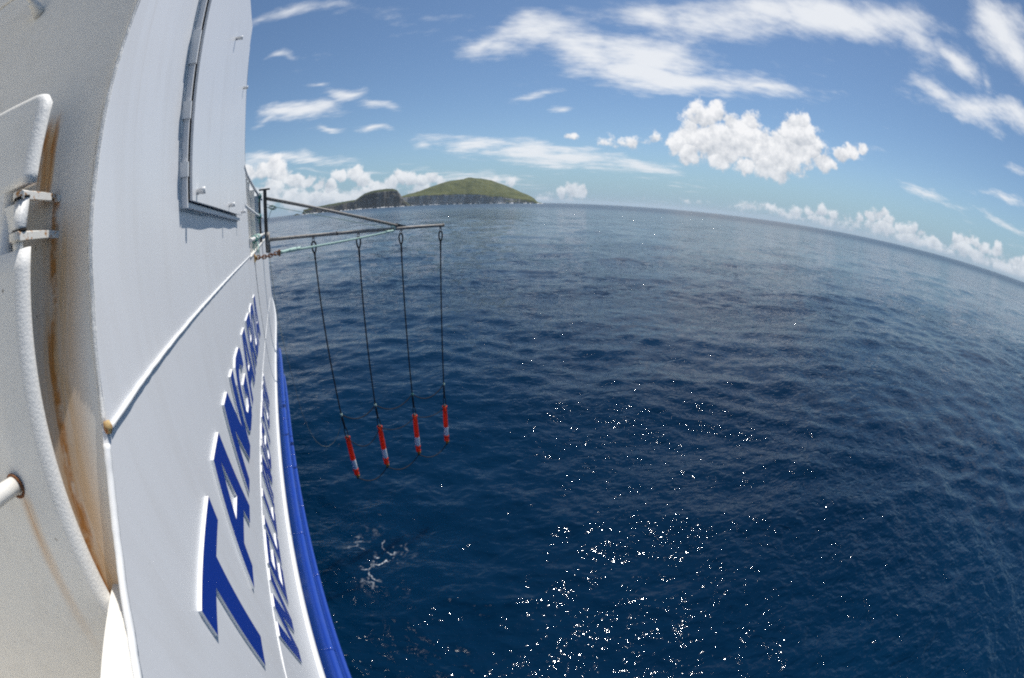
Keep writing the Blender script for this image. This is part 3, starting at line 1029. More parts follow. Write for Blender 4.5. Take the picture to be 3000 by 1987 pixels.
def surf():
    """white water along the foot of the cliffs"""
    m, T, b = new_mat('surf_foam')
    b.inputs['Base Color'].default_value = (0.80, 0.82, 0.83, 1)
    b.inputs['Roughness'].default_value = 0.9
    mb = MB()
    for (D, az, rg), dens in ((coast_main, 0.50), (coast_head, 0.62), (coast_low, 0.55)):
        n = len(az)
        run = fbm(np.linspace(0, n / 7.0, n), np.zeros(n), 3, int(D))
        for i in range(n - 1):
            if run[i] < 1 - dens:
                continue
            hgt = 1.0 + 9.0 * max(0.0, run[i] - (1 - dens)) * random.uniform(0.3, 1.6)
            r0, r1 = rg[i] - 14, rg[i + 1] - 14
            a, c = az[i], az[i + 1]
            vs = []
            for r_, q in ((r0, a), (r1, c)):
                for dd, zz in ((-22, 0.35), (-8, hgt * 0.8), (2, hgt), (14, 0.3)):
                    vs.append(((r_ + dd) * math.sin(q), (r_ + dd) * math.cos(q), zz))
            mb.add(vs, [(0, 4, 5, 1), (1, 5, 6, 2), (2, 6, 7, 3)])
    o = mb.build('surf', m)
    tag(o, 'white surf breaking along the foot of the sea cliffs', None, None, 'stuff')


surf()

# ------------------------------------------------------------------ the ship's side
SHIP = empty('research_ship', (WX - 3.0, 6.0, 0.0), 'white and blue ship side with raised blue name letters and a rust-streaked gate', 'ship')


def part(mb, name, mats, parent=None, label=None):
    o = mb.build(name, mats, parent or SHIP, SHIP)
    if label:
        o['label'] = label
    return o


# aft edge of the side plating: it sweeps down from the bulkhead into the bulwark (height, y)
EDGE = [(-0.700, -0.9), (-0.690, -0.25), (-0.665, 0.10), (-0.640, 0.27), (-0.607, 0.403), (-0.577, 0.490), (-0.541, 0.551), (-0.505, 0.614), (-0.449, 0.685),
        (-0.411, 0.726), (-0.356, 0.772), (-0.324, 0.796), (-0.275, 0.825), (-0.175, 0.860), (-0.089, 0.890), (0.003, 0.906),
        (0.097, 0.928), (0.163, 0.948), (0.308, 0.980), (0.427, 1.011), (0.555, 1.046), (0.646, 1.066), (1.0, 1.150), (1.93, 1.36)]
EZ = np.array([e[0] for e in EDGE]); EY = np.array([e[1] for e in EDGE])


def edge_y(z):
    return float(np.interp(z, EZ, EY))


def weld_z(y):
    return -0.324 - 0.0165 * y


def bow_x(y):
    """plan of the hull: parallel to the keel, then drawing in towards the bow"""
    return -0.011 * max(0.0, y - 9.6) ** 2


def grid(mb, rows, mi=0, smooth=True):
    n = len(rows[0])
    vs = [p for r in rows for p in r]
    fs = []
    for i in range(len(rows) - 1):
        for k in range(n - 1):
            fs.append((i * n + k, i * n + k + 1, (i + 1) * n + k + 1, (i + 1) * n + k))
    return mb.add(vs, fs, mi, smooth)


def yspan(a, b, n):
    return [a + (b - a) * (i / (n - 1)) ** 1.5 for i in range(n)]


def buckle(y, z):
    """the plating is a little hungry-horse between frames"""
    return 0.0022 * math.sin(y * 2 * math.pi / 0.62 + 0.6) * math.sin(z * 4.1 + 0.4 * y) + 0.0012 * math.sin(y * 5.1 + z * 3.3)


wall = MB()
TH = 0.012
for inner in (0, 1):
    ox = -TH if inner else 0.0
    # upper bulkhead
    rows = []
    for i in range(46):
        t = i / 45
        ztop = 1.91
        row = []
        zref = weld_z(0.8) + (ztop - weld_z(0.8)) * t
        yl, yr = edge_y(zref), 5.17 - 0.33 * (zref - 0.5)
        for y in yspan(yl, yr, 40):
            z = weld_z(y) + (ztop - weld_z(y)) * t
            row.append(P(WX + ox + buckle(y, z) * min(1, (z - weld_z(y)) * 5), y, z))
        rows.append(row)
    grid(wall, rows)
    # below the deck weld
    rows = []
    for i in range(16):
        t = i / 15
        row = []
        for y in [None] * 70:
            row.append(None)
        z0 = -0.70 + (weld_z(0.8) + 0.70) * t
        yl = edge_y(z0)
        for k, y in enumerate(yspan(yl, 34.0, 70)):
            z = -0.70 + (weld_z(min(y, 6.0)) + 0.70) * t
            row[k] = P(WX + ox + bow_x(y), y, z)
        rows.append(row)
    grid(wall, rows)
    zs = [-0.70, -0.9, -1.2, -1.5, -1.8, -2.0, -2.10, -2.18, -2.24, -2.30, -2.35, -2.39]
    fl = [0, 0, 0, 0, 0, 0, 0.001, 0.004, 0.009, 0.017, 0.027, 0.036]
    rows = [[P(WX + ox + f + bow_x(y), y, z) for y in [-4, -1] + [0.25 * q for q in range(0, 60)] + [15 + q for q in range(1, 20)]] for z, f in zip(zs, fl)]
    grid(wall, rows)
# the thickness that shows along the edges
ev = []
for z, y in EDGE:
    if z < -0.699 or z > 1.92:
        continue
    ev.append((P(WX, y, z), P(WX - TH, y, z)))
wall.add([p for e in ev for p in e], [(2 * i, 2 * i + 1, 2 * i + 3, 2 * i + 2) for i in range(len(ev) - 1)])
fe = [(P(WX, 5.17 - 0.33 * (z - 0.5), z), P(WX - TH, 5.17 - 0.33 * (z - 0.5), z)) for z in np.linspace(-0.40, 1.91, 14)]
wall.add([p for e in fe for p in e], [(2 * i, 2 * i + 1, 2 * i + 3, 2 * i + 2) for i in range(len(fe) - 1)])
tp = [(P(WX, y, 1.91), P(WX - TH, y, 1.91)) for y in (1.355, 4.704)]
wall.add([p for e in tp for p in e], [(0, 1, 3, 2)])
part(wall, 'side_plating', M['hull'])

# inboard return of the far end of the bulkhead (its forward face closes the deckhouse)
mb = MB()
rows = []
for z in np.linspace(-0.40, 1.90, 8):
    y = 5.165 - 0.33 * (z - 0.5)
    rows.append([P(WX - TH - 0.001, y, z), P(WX - 0.3, y + 0.004, z)])
grid(mb, rows)
part(mb, 'bulkhead_return', M['white'])

# welds
mb = MB()
pts = [P(WX + 0.004, y, weld_z(y) + random.uniform(-0.001, 0.001)) for y in np.linspace(0.805, 5.3, 120)]
mb.tube(pts, [0.0052 * (1 + 0.12 * random.uniform(-1, 1)) * (1.25 - 0.45 * i / 119) for i in range(120)], 8)
part(mb, 'weld_seam', M['white'])
mb = MB()
pts = [P(WX + 0.001, y, -1.672 - 0.003 * random.random()) for y in np.linspace(-1.0, 9.6, 200)]
mb.tube(pts, [0.0035 * (1 + 0.4 * random.uniform(-1, 1)) for _ in range(200)], 6)
part(mb, 'weld_seam', M['white'])
# short vertical weld scar and rust runs below the chain plate
mb = MB()
pts = [P(WX + 0.001, 6.0 + 0.35 * t, -0.52 - 2.0 * t) for t in np.linspace(0, 0.75, 20)]
mb.tube(pts, [0.006 * (1 - 0.7 * t) for t in np.linspace(0, 1, 20)], 6)
part(mb, 'rust_run', plain('rust_run', (0.50, 0.44, 0.36), 0.8, 0, 0.2, 30, 0.1), label='thin brown rust run below the chain plate')

# edge bead: rough weld on the upper edge, smooth half-round on the swept lower edge
mb = MB()
up = [(z, y) for z, y in EDGE if z >= -0.33 and z < 1.9]
pts = resample([P(WX - 0.007, y + 0.004, z) for z, y in up], 0.012)
mb.tube(pts, [0.0072 * (1 + 0.14 * random.uniform(-1, 1)) for _ in pts], 7)
part(mb, 'edge_bead', M['roughwhite'])
mb = MB()
pts = resample([P(WX - 0.004, y, z) for z, y in EDGE if z <= -0.33], 0.012)
mb.tube(pts, [0.0095 * (1 + 0.06 * random.uniform(-1, 1)) for _ in pts], 9)
part(mb, 'edge_moulding', M['white'])
mb = MB()
mb.tube([P(WX + 0.002, 0.797, -0.318), P(WX + 0.003, 0.795, -0.330), P(WX + 0.002, 0.790, -0.342)], [0.008, 0.012, 0.008], 8)
part(mb, 'rust_patch', M['rustlight'], label='small rusty patch where the weld meets the edge')

# white rubbing strake, half-round
mb = MB()
ys = [-4, -1] + [0.25 * q for q in range(0, 56)]
rows = []
for k in range(13):
    an = math.pi / 2 - math.pi * k / 12
    rows.append([P(WX + bow_x(y) + 0.002 + 0.052 * math.cos(an), y, -2.405 + 0.052 * math.sin(an)) for y in ys])
grid(mb, rows[::-1])
part(mb, 'rubbing_strake', M['white'])
for yj in (2.9, 5.3, 7.3):
    mb = MB()
    pts = [P(WX + 0.002 + 0.0535 * math.cos(a), yj, -2.405 + 0.0535 * math.sin(a)) for a in np.linspace(math.pi / 2, -math.pi / 2, 14)]
    mb.tube(pts, 0.003, 5)
    part(mb, 'strake_joint', M['white'])

# blue lower hull and its two guard pipes
mb = MB()
prof = [(-2.445, 0.004), (-2.7, 0.0), (-3.2, 0.0), (-3.6, 0.0), (-4.0, 0.0), (-4.25, -0.012), (-4.55, -0.05), (-5.0, -0.16), (-5.6, -0.38), (-6.4, -0.8), (-7.2, -1.3), (-8.2, -2.2)]
ys = [-4, -1] + [0.25 * q for q in range(0, 60)] + [15 + q for q in range(1, 20)]
rows = [[P(WX + f + bow_x(y) * (1 + 0.12 * (-2.4 - z)), y, z) for y in ys] for z, f in prof]
grid(mb, rows)
part(mb, 'lower_hull', M['blue'], label='glossy royal blue lower hull')
for zc, r, y0 in ((-3.40, 0.038, -3), (-4.12, 0.030, 0.0)):
    mb = MB()
    pts = [P(WX + bow_x(y) + 0.012, y, zc) for y in np.linspace(y0, 11.5, 60)]
    mb.tube(pts, r, 10)
    g = part(mb, 'guard_pipe', M['blue'])
    for yj in (2.4, 4.1, 5.6, 7.2):
        mb = MB()
        mb.tube([P(WX + 0.012, yj - 0.03, zc), P(WX + 0.012, yj + 0.03, zc)], r * 1.07, 10)
        part(mb, 'pipe_joint', M['blue'], g)

# ---- raised name letters
GL = {
 'T': (1.07, [[(0.385, 0), (0.675, 0), (0.675, .80), (1.07, .80), (1.07, 1), (0, 1), (0, .80), (0.385, .80)]]),
 'A': (1.20, [[(0, 0), (.29, 0), (.355, .20), (.845, .20), (.91, 0), (1.20, 0), (.84, 1), (.36, 1)], [(.425, .40), (.775, .40), (.60, .86)]]),
 'N': (1.06, [[(0, 0), (.27, 0), (.27, .60), (.72, 0), (1.06, 0), (1.06, 1), (.79, 1), (.79, .40), (.34, 1), (0, 1)]]),
 'G': (1.08, [[(.30, 0), (.80, 0), (.97, .07), (1.08, .24), (1.08, .54), (.58, .54), (.58, .36), (.79, .36), (.79, .28), (.70, .20), (.42, .20), (.31, .27), (.28, .36),
               (.28, .64), (.31, .73), (.42, .80), (.68, .80), (.77, .75), (.79, .68), (1.06, .68), (1.04, .82), (.94, .95), (.80, 1), (.30, 1), (.10, .93), (0, .74), (0, .26), (.10, .07)]]),
 'R': (1.02, [[(0, 0), (.28, 0), (.28, .36), (.47, .36), (.70, 0), (1.02, 0), (.77, .39), (.93, .46), (.99, .56), (.99, .82), (.93, .94), (.80, 1), (0, 1)],
              [(.28, .55), (.64, .55), (.71, .61), (.71, .75), (.64, .81), (.28, .81)]]),
 'O': (1.10, [[(.30, 0), (.80, 0), (1.0, .07), (1.1, .26), (1.1, .74), (1.0, .93), (.80, 1), (.30, 1), (.10, .93), (0, .74), (0, .26), (.10, .07)],
              [(.42, .20), (.68, .20), (.79, .27), (.82, .36), (.82, .64), (.79, .73), (.68, .80), (.42, .80), (.31, .73), (.28, .64), (.28, .36), (.31, .27)]]),
 'W': (1.46, [[(0, 1), (.24, 0), (.54, 0), (.73, .62), (.92, 0), (1.22, 0), (1.46, 1), (1.18, 1), (1.045, .38), (.87, 1), (.59, 1), (.415, .38), (.28, 1)]]),
 'E': (.92, [[(0, 0), (.92, 0), (.92, .20), (.28, .20), (.28, .41), (.84, .41), (.84, .59), (.28, .59), (.28, .80), (.90, .80), (.90, 1), (0, 1)]]),
 'L': (.80, [[(0, 0), (.80, 0), (.80, .20), (.28, .20), (.28, 1), (0, 1)]]),
 'I': (.28, [[(0, 0), (.28, 0), (.28, 1), (0, 1)]]),
}


def letter(ch, y0, y1, zb, zt, thick, shear):
    w, loops = GL[ch]
    H_ = zt - zb

    def pt(g, x):
        return P(x, y0 + g[0] / w * (y1 - y0) + shear * g[1] * H_, zb + g[1] * H_)
    mb = MB()
    xf = WX + thick
    polys = [[Vector((g[0], g[1], 0)) for g in lp] for lp in loops]
    tris = tessellate_polygon(polys)
    flat = [g for lp in loops for g in lp]
    fixed = []
    for t in tris:
        a, b, c = (Vector(flat[i]) for i in t)
        cr = (b - a).x * (c - a).y - (b - a).y * (c - a).x
        fixed.append(t if cr > 0 else (t[0], t[2], t[1]))
    mb.add([pt(g, xf) for g in flat], fixed, 0, False)
    for lp in loops:
        n = len(lp)
        vs = [pt(g, xf) for g in lp] + [pt(g, WX - 0.004) for g in lp]
        area = sum(lp[i][0] * lp[(i + 1) % n][1] - lp[(i + 1) % n][0] * lp[i][1] for i in range(n))
        fs = [(i, n + i, n + (i + 1) % n, (i + 1) % n) for i in range(n)]
        # white sides wrap a few mm onto the face as an unpainted rim
        mb.add(vs, fs, 1, False)
    part(mb, 'letter', [M['letter'], M['white']], label='raised blue letter %s with white edges' % ch)


D_ = -WX
for ch, a, b in (('T', 1.665, 2.85), ('A', 3.00, 4.34), ('N', 4.60, 5.80), ('G', 5.98, 7.12), ('A', 7.20, 8.50), ('R', 8.64, 9.58), ('O', 9.70, 10.70), ('A', 10.74, 11.95)):
    letter(ch, a * D_, b * D_, -3.04 * D_, -1.905 * D_, 0.013, 0.075)
yw = 2.90
word = 'WELLINGTON'
gap = 0.13
unit = (10.78 - 2.90) / (sum(GL[c][0] for c in word) + gap * (len(word) - 1))
for c in word:
    letter(c, yw * D_, (yw + GL[c][0] * unit) * D_, -4.53 * D_, -3.755 * D_, 0.010, 0.06)
    yw += (GL[c][0] + gap) * unit

# ---- stowed hatch cover on the bulkhead
XD = WX + 0.05


def hz(y, zb0):                       # its lower edge drops slightly towards the bow
    return zb0 - 0.0292 * (y - 1.886)


mb = MB()
ys = np.linspace(1.862, 4.12, 14)
for (xa, flip) in ((XD, 0), (XD - 0.012, 1)):
    rows = [[P(xa + 0.0012 * math.sin(3 * y + 2 * t), y - 0.10 * (t > 0.99) * 0 - max(0, (t - 0.3)) * 0.0, hz(y, 0.118) * (1 - t) + 1.89 * t) for y in ys] for t in np.linspace(0, 1, 10)]
    grid(mb, rows)
y0, y1 = ys[0], ys[-1]
e = [P(XD, y0, hz(y0, .118)), P(XD - .012, y0, hz(y0, .118)), P(XD - .012, y0, 1.89), P(XD, y0, 1.89)]
mb.add(e, [(0, 1, 2, 3)], 0, False)
e = [P(XD, y0, hz(y0, .118)), P(XD - .012, y0, hz(y0, .118)), P(XD - .012, y1, hz(y1, .118)), P(XD, y1, hz(y1, .118))]
mb.add(e, [(0, 3, 2, 1)], 0, False)
e = [P(XD, y1, hz(y1, .118)), P(XD - .012, y1, hz(y1, .118)), P(XD - .012, y1, 1.89), P(XD, y1, 1.89)]
mb.add(e, [(0, 3, 2, 1)], 0, False)
DOOR = part(mb, 'hatch_cover', M['hull'])
for i, (y, z, L, r) in enumerate([(1.966, 0.158, 0.042, .0135), (3.14, 0.122, 0.045, .013), (4.05, 0.083, 0.04, .013), (3.0, 1.30, 0.05, .013), (3.96, 1.20, 0.045, .013)]):
    mb = MB()
    mb.tube([P(XD - .002, y, z), P(XD + L * .55, y, z + .001), P(XD + L * .56, y, z + .001), P(XD + L, y, z + .002)], [r, r, r * 1.18, r * 1.18], 12)
    part(mb, 'locking_stud', M['white'], DOOR)
# coaming frame under the cover
mb = MB()
mb.box(P(WX + .016, 1.832, 0.99), (.036, .018, 1.80))
rows = []
yy = [1.838 + q * 0.16 for q in range(15)]
v = []
for y in yy:
    zb = 0.092 - 0.0365 * (y - 1.838)
    v.append([P(WX - .002, y, zb), P(WX + .030, y, zb), P(WX + .030, y, zb + .022), P(WX - .002, y, zb + .022)])
fl = [p for r_ in v for p in r_]
fs = []
for i in range(len(v) - 1):
    for k in range(4):
        fs.append((i * 4 + k, i * 4 + (k + 1) % 4, i * 4 + 4 + (k + 1) % 4, i * 4 + 4 + k))
fs += [(3, 2, 1, 0), tuple(len(fl) - 4 + k for k in range(4))]
mb.add(fl, fs, 0, False)
FRAME = part(mb, 'hatch_frame', M['hull'])
for z0, z1 in ((.215, .275), (.455, .53), (.70, .86)):
    mb = MB()
    mb.box(P(WX + .022, 1.820, (z0 + z1) / 2), (.038, .020, z1 - z0))
    part(mb, 'hinge_block', M['white'], FRAME)
# irregular weld bead along the frame's foot and side
mb = MB()
pts = resample([P(WX + .002, 1.816, 1.8), P(WX + .002, 1.816, .09)], .02)
mb.tube(pts, [.006 * (1 + .5 * random.uniform(-1, 1)) for _ in pts], 6)
part(mb, 'frame_weld', M['roughwhite'], FRAME)
mb = MB()
pts = resample([P(WX + .002, 1.83, .088), P(WX + .002, 4.08, .008)], .02)
mb.tube(pts, [.007 * (1 + .5 * random.uniform(-1, 1)) for _ in pts], 6)
part(mb, 'frame_weld', M['roughwhite'], FRAME)

# ---- frame plate (jamb) behind the plating's edge, facing aft and raked
def jamb_y(z):
    return 0.932 + 0.22 * z + 0.20 * min(0.0, z + 0.05)


mb = MB()
rows = []
for z in np.linspace(-1.6, 1.93, 40):
    rows.append([P(x, jamb_y(z) + 0.004 * math.sin(z * 3 + x * 5), z) for x in np.linspace(-1.9, WX - TH + 0.006, 24)])
grid(mb, rows)
part(mb, 'frame_plate', M['jamb'], label='cream frame plate with a long brown rust run')

# conduit at the top
mb = MB()
jy = jamb_y(0.77)
mb.tube([P(-0.872, jy - 0.0, 0.765), P(-0.885, jy - 0.030, 0.785), P(-0.888, jy - 0.034, 0.79), P(-0.90, jy - 0.05, 0.80)], [.021, .019, .0155, .0145], 12)
SOCK = part(mb, 'conduit_socket', M['cream'])
mb = MB()
mb.tube(bez(P(-0.895, jy - 0.045, 0.797), P(-0.93, jy - 0.085, 0.845), P(-1.00, jy - 0.085, 0.835), 10) + [P(-1.12, jy - .085, .815), P(-1.5, jy - .085, .75)], .0075, 8)
part(mb, 'conduit', M['cream'])

# cap plate on the bulwark, lit by the sun
mb = MB()
mb.box(P((-0.575 + WX - TH) / 2, -1.66, -0.643), (0.575 + WX - TH, 4.72, 0.012))
part(mb, 'cap_plate', M['cream'])
mb = MB()
mb.box(P(-0.567, -1.70, -1.10), (0.012, 4.7, 0.900))
part(mb, 'bulwark_lining', M['cream'])
mb = MB()
mb.box(P(-1.29, -1.6, -1.52), (1.42, 5.0, 0.03))
part(mb, 'deck', plain('bounce_deck_paint', (0.76, 0.72, 0.64), 0.7, 0, 0.06, 3, 0.2))  # unseen deck, added pale and close to bounce sunlight up onto the gate
# unseen deckhouse walls, added to bounce sunlight onto the shaded gate and frame plate
mb = MB()
mb.box(P(-1.98, -1.4, 0.55), (0.02, 4.6, 4.7))
mb.box(P(-1.30, -3.7, 0.55), (1.34, 0.02, 4.7))
part(mb, 'bounce_deckhouse', M['cream'])

# ---- hinged gate
def gate_y(z):
    return 0.795 + 0.25 * z


GT = 0.371
mb = MB()
zs = [-1.55] + list(np.linspace(-0.9, 0.045, 26)) + [0.047, 0.169] + list(np.linspace(0.171, GT - 0.02, 9)) + [GT - 0.008, GT]
arc = [(-math.pi / 2 + math.pi * k / 14) for k in range(15)]
rows = []
for z in zs:
    xc = -0.603
    if 0.046 < z < 0.170:
        xc = -0.662
    if z > GT - 0.02:
        xc -= 0.016 * (z - (GT - 0.02)) / 0.02
    gy = gate_y(z)
    row = [P(x, gy - 0.027, z) for x in (-1.7, -1.2, -0.95, -0.80)] + [P(xc + 0.027 * math.cos(a), gy + 0.027 * math.sin(a), z) for a in arc] + [P(-1.7, gy + 0.03, z)]
    rows.append(row)
n = len(rows[0])
vs = [p for r_ in rows for p in r_]
fa, fb = [], []
for i in range(len(rows) - 1):
    for k in range(n - 1):
        q = (i * n + k, i * n + k + 1, (i + 1) * n + k + 1, (i + 1) * n + k)
        (fb if 4 <= k < 18 else fa).append(q)
mb.add(vs, fa, 0)
o0 = len(mb.v) - len(vs)
for q in fb:
    mb.f.append(tuple(i + o0 for i in q)); mb.mi.append(1); mb.sm.append(True)
mb.f.append(tuple(o0 + (len(rows) - 1) * n + k for k in range(n))); mb.mi.append(1); mb.sm.append(False)
GATE = part(mb, 'hinged_gate', [M['gate'], M['roughwhite']], label='cream hinged gate with rounded edge')

px_, pz = -0.601, 0.108
py_ = gate_y(pz) - 0.012
mb = MB()
mb.tube([P(px_, py_ - .01, 0.083), P(px_, py_ - .01, 0.085), P(px_, py_ + .006, 0.142), P(px_, py_ + .006, 0.144)], [.019, .0203, .0203, .019], 16)
PIN = part(mb, 'hinge_barrel', M['roughwhite'], GATE)
mb = MB()
mb.box(P(px_ - 0.060, gate_y(.108) - .004, .110), (.11, .030, .054))
part(mb, 'hinge_strap', M['gate'], GATE)


def lug(z, name, mats, dark):
    """rounded lug plate from the frame plate out to the pin, dipping towards the plating"""
    mb = MB()
    cy = gate_y(z) - 0.012
    out = [(-0.567, jamb_y(z) - .004), (-0.575, jamb_y(z) - 0.030)]
    for a in np.linspace(-0.9, -math.pi - 0.75, 14):
        out.append((px_ + 0.028 * math.cos(a), cy + 0.028 * math.sin(a)))
    out.append((-0.625, jamb_y(z) - .004))
    th = 0.015
    tilt = lambda x: -0.70 * max(0.0, x - px_ - 0.012)
    top = [P(x, y, z + th / 2 + tilt(x)) for x, y in out]
    bot = [P(x, y, z - th / 2 + tilt(x)) for x, y in out]
    k = len(out)
    mb.add(top + bot, [tuple(range(k)), tuple(range(2 * k - 1, k - 1, -1))], 0, False)
    mb.add(top + bot, [(i, k + i, k + (i + 1) % k, (i + 1) % k) for i in range(k)], 0, False)
    return part(mb, name, mats, GATE)


lug_mat, T_, b_ = new_mat('chipped_lug_paint')
pp = geo_pos(T_)
nn = T_.noise(pp, 55.0, 5.0, 0.65)
cc = T_.mix(T_.smooth(nn, 0.53, 0.60), (0.74, 0.72, 0.67, 1), (0.42, 0.20, 0.06, 1))
cc = T_.mix(T_.smooth(nn, 0.62, 0.66), cc, (0.05, 0.035, 0.025, 1))
T_.put(b_.inputs['Base Color'], cc)
b_.inputs['Roughness'].default_value = 0.7
lug(0.151, 'hinge_lug', lug_mat, 0)
lug(0.072, 'hinge_lug', lug_mat, 0)
mb = MB()
mb.tube([P(px_, py_ + .004, 0.1427), P(px_, py_ + .004, 0.1463)], .0225, 16)
part(mb, 'pin_gap_ring', M['void'], GATE)  # dark ring put in for the shaded gap below the upper lug
mb = MB()
mb.tube([P(px_, py_ - .012, 0.0778), P(px_, py_ - .012, 0.0815)], .0216, 16)
part(mb, 'pin_gap_ring', M['void'], GATE)  # same dark ring for the shaded gap above the lower lug
mb = MB()
mb.tube([P(px_ - .002, py_ - .014, 0.0666), P(px_ - .002, py_ - .014, 0.061)], .018, 14)
mb.tube([P(px_ - .002, py_ - .016, 0.062), P(px_ - .002, py_ - .016, 0.040)], .014, 6)
mb.tube([P(px_ - .002, py_ - .016, 0.040), P(px_ - .002, py_ - .016, 0.034)], .010, 12)
part(mb, 'hinge_bolt', M['cream'], GATE)
# round bar through the gate
bz = -0.374
by = gate_y(bz) - 0.027
mb = MB()
pts = [P(-0.710, by + .03, bz - 0.004), P(-0.710, by - 0.07, bz + 0.022), P(-0.711, by - 0.35, bz + 0.09)]
mb.tube(pts, .0194, 18)
part(mb, 'round_bar', M['cream'], GATE)
mb = MB()
ring = [P(-0.710 + .0240 * math.cos(a), by - 0.0035, bz + .002 + .0240 * math.sin(a)) for a in np.linspace(0, 2 * math.pi, 24, endpoint=False)]
mb.tube(ring, .0045, 6, closed=True)
part(mb, 'bar_collar', M['rust'], GATE)

# ---- open rail on the bulwark beyond the bulkhead
for zz in (((5.0, .60), (5.35, .545), (7.0, .455), (9.05, .375)), ((5.0, .17), (7.0, .085), (9.1, .010))):
    mb = MB()
    mb.tube(resample([P(WX - .01, y, z) for y, z in zz], .2), .021, 10)
    part(mb, 'handrail', M['white'])
mb = MB()
mb.tube(resample([P(WX + .012, y, z) for y, z in ((5.32, -.235), (7.2, -.272), (9.2, -.31))], .2), .027, 10)
part(mb, 'handrail', M['cream'])
for y in (5.62, 5.95, 6.90, 7.95, 8.75):
    mb = MB()
    zt = float(np.interp(y, [5, 5.35, 7, 9.05], [.6, .545, .455, .375])) - .012
    mb.box(P(WX - 0.055, y, (zt - .45) / 2), (.075, .012, zt + .45))
    part(mb, 'rail_stanchion', M['cream'])
mb = MB()
mb.box(P(WX - 0.100, 6.0, 0.02), (.012, 1.9, .86))
part(mb, 'rail_screen', M['white'])
mb = MB()
mb.box(P(WX - 0.035, 7.3, weld_z(6) - .004), (.10, 4.0, .014))
part(mb, 'bulwark_cap', M['cream'])
mb = MB()
mb.box(P(WX - 0.02, 8.28, 0.02), (.045, .05, .90))
part(mb, 'rail_post', M['darksteel'], label='dark brown post inside the rail')

# ------------------------------------------------------------------ boom with its hanging curtain
def AT(az, tn, rho):
    return Vector((rho * math.sin(R(az)), rho * math.cos(R(az)), HC + rho * tn))


BOOM = empty('outrigger_boom', (-0.36, 8.40, HC - 0.64), 'grey steel boom frame clamped to the rail and reaching out over the sea', 'boom')


def bpart(mb, name, mat, parent=None):
    return mb.build(name, mat, parent or BOOM, BOOM)


mb = MB()
mb.box(P(-0.362, 8.40, -0.06), (.066, .066, 1.14))
bpart(mb, 'post', M['darksteel'])
mb = MB()
mb.box(P(-0.37, 8.40, 0.528), (.21, .09, .028))
bpart(mb, 'post_cap', M['darksteel'])
mb = MB()
mb.tube([P(-0.345, 8.395, -0.64), P(-0.345, 8.395, -0.26)], .045, 12)
bpart(mb, 'post_sleeve', M['steel'])
pole0, pole1 = P(-0.33, 8.40, -0.408), P(3.43, 9.175, -0.480)
mb = MB()
mb.tube([pole0.lerp(pole1, t) - Vector((0, 0, .02 * math.sin(t * math.pi))) for t in np.linspace(0, 1, 16)], .034, 14)
POLE = bpart(mb, 'boom_pole', M['steel'])
mb = MB()
c = pole0.lerp(pole1, .36)
ax = (pole1 - pole0).normalized()
mb.tube([c - ax * .012 - Vector((0, 0, .018)), c + ax * .012 - Vector((0, 0, .018))], .040, 14)
bpart(mb, 'pole_joint', M['darksteel'], POLE)
mb = MB()
mb.tube([pole1 - ax * .02, pole1 + ax * .012], .038, 14)
bpart(mb, 'end_cap', M['steel'], POLE)
j = pole0.lerp(pole1, .705)
mb = MB()
mb.tube([P(-0.33, 8.40, 0.355), j + Vector((0, 0, .045))], .031, 14)
bpart(mb, 'strut', M['steel'])
mb = MB()
e1 = j - ax * .06 + Vector((0, 0, .02)); e2 = j + ax * .24 + Vector((0, 0, .02)); e3 = j - ax * .02 + Vector((0, 0, .10))
sd2 = Vector((-ax.y, ax.x, 0)).normalized() * .008
mb.add([e1 - sd2, e2 - sd2, e3 - sd2, e1 + sd2, e2 + sd2, e3 + sd2], [(0, 1, 2), (5, 4, 3), (0, 3, 4, 1), (1, 4, 5, 2), (2, 5, 3, 0)], 0, False)
bpart(mb, 'gusset', M['darksteel'])

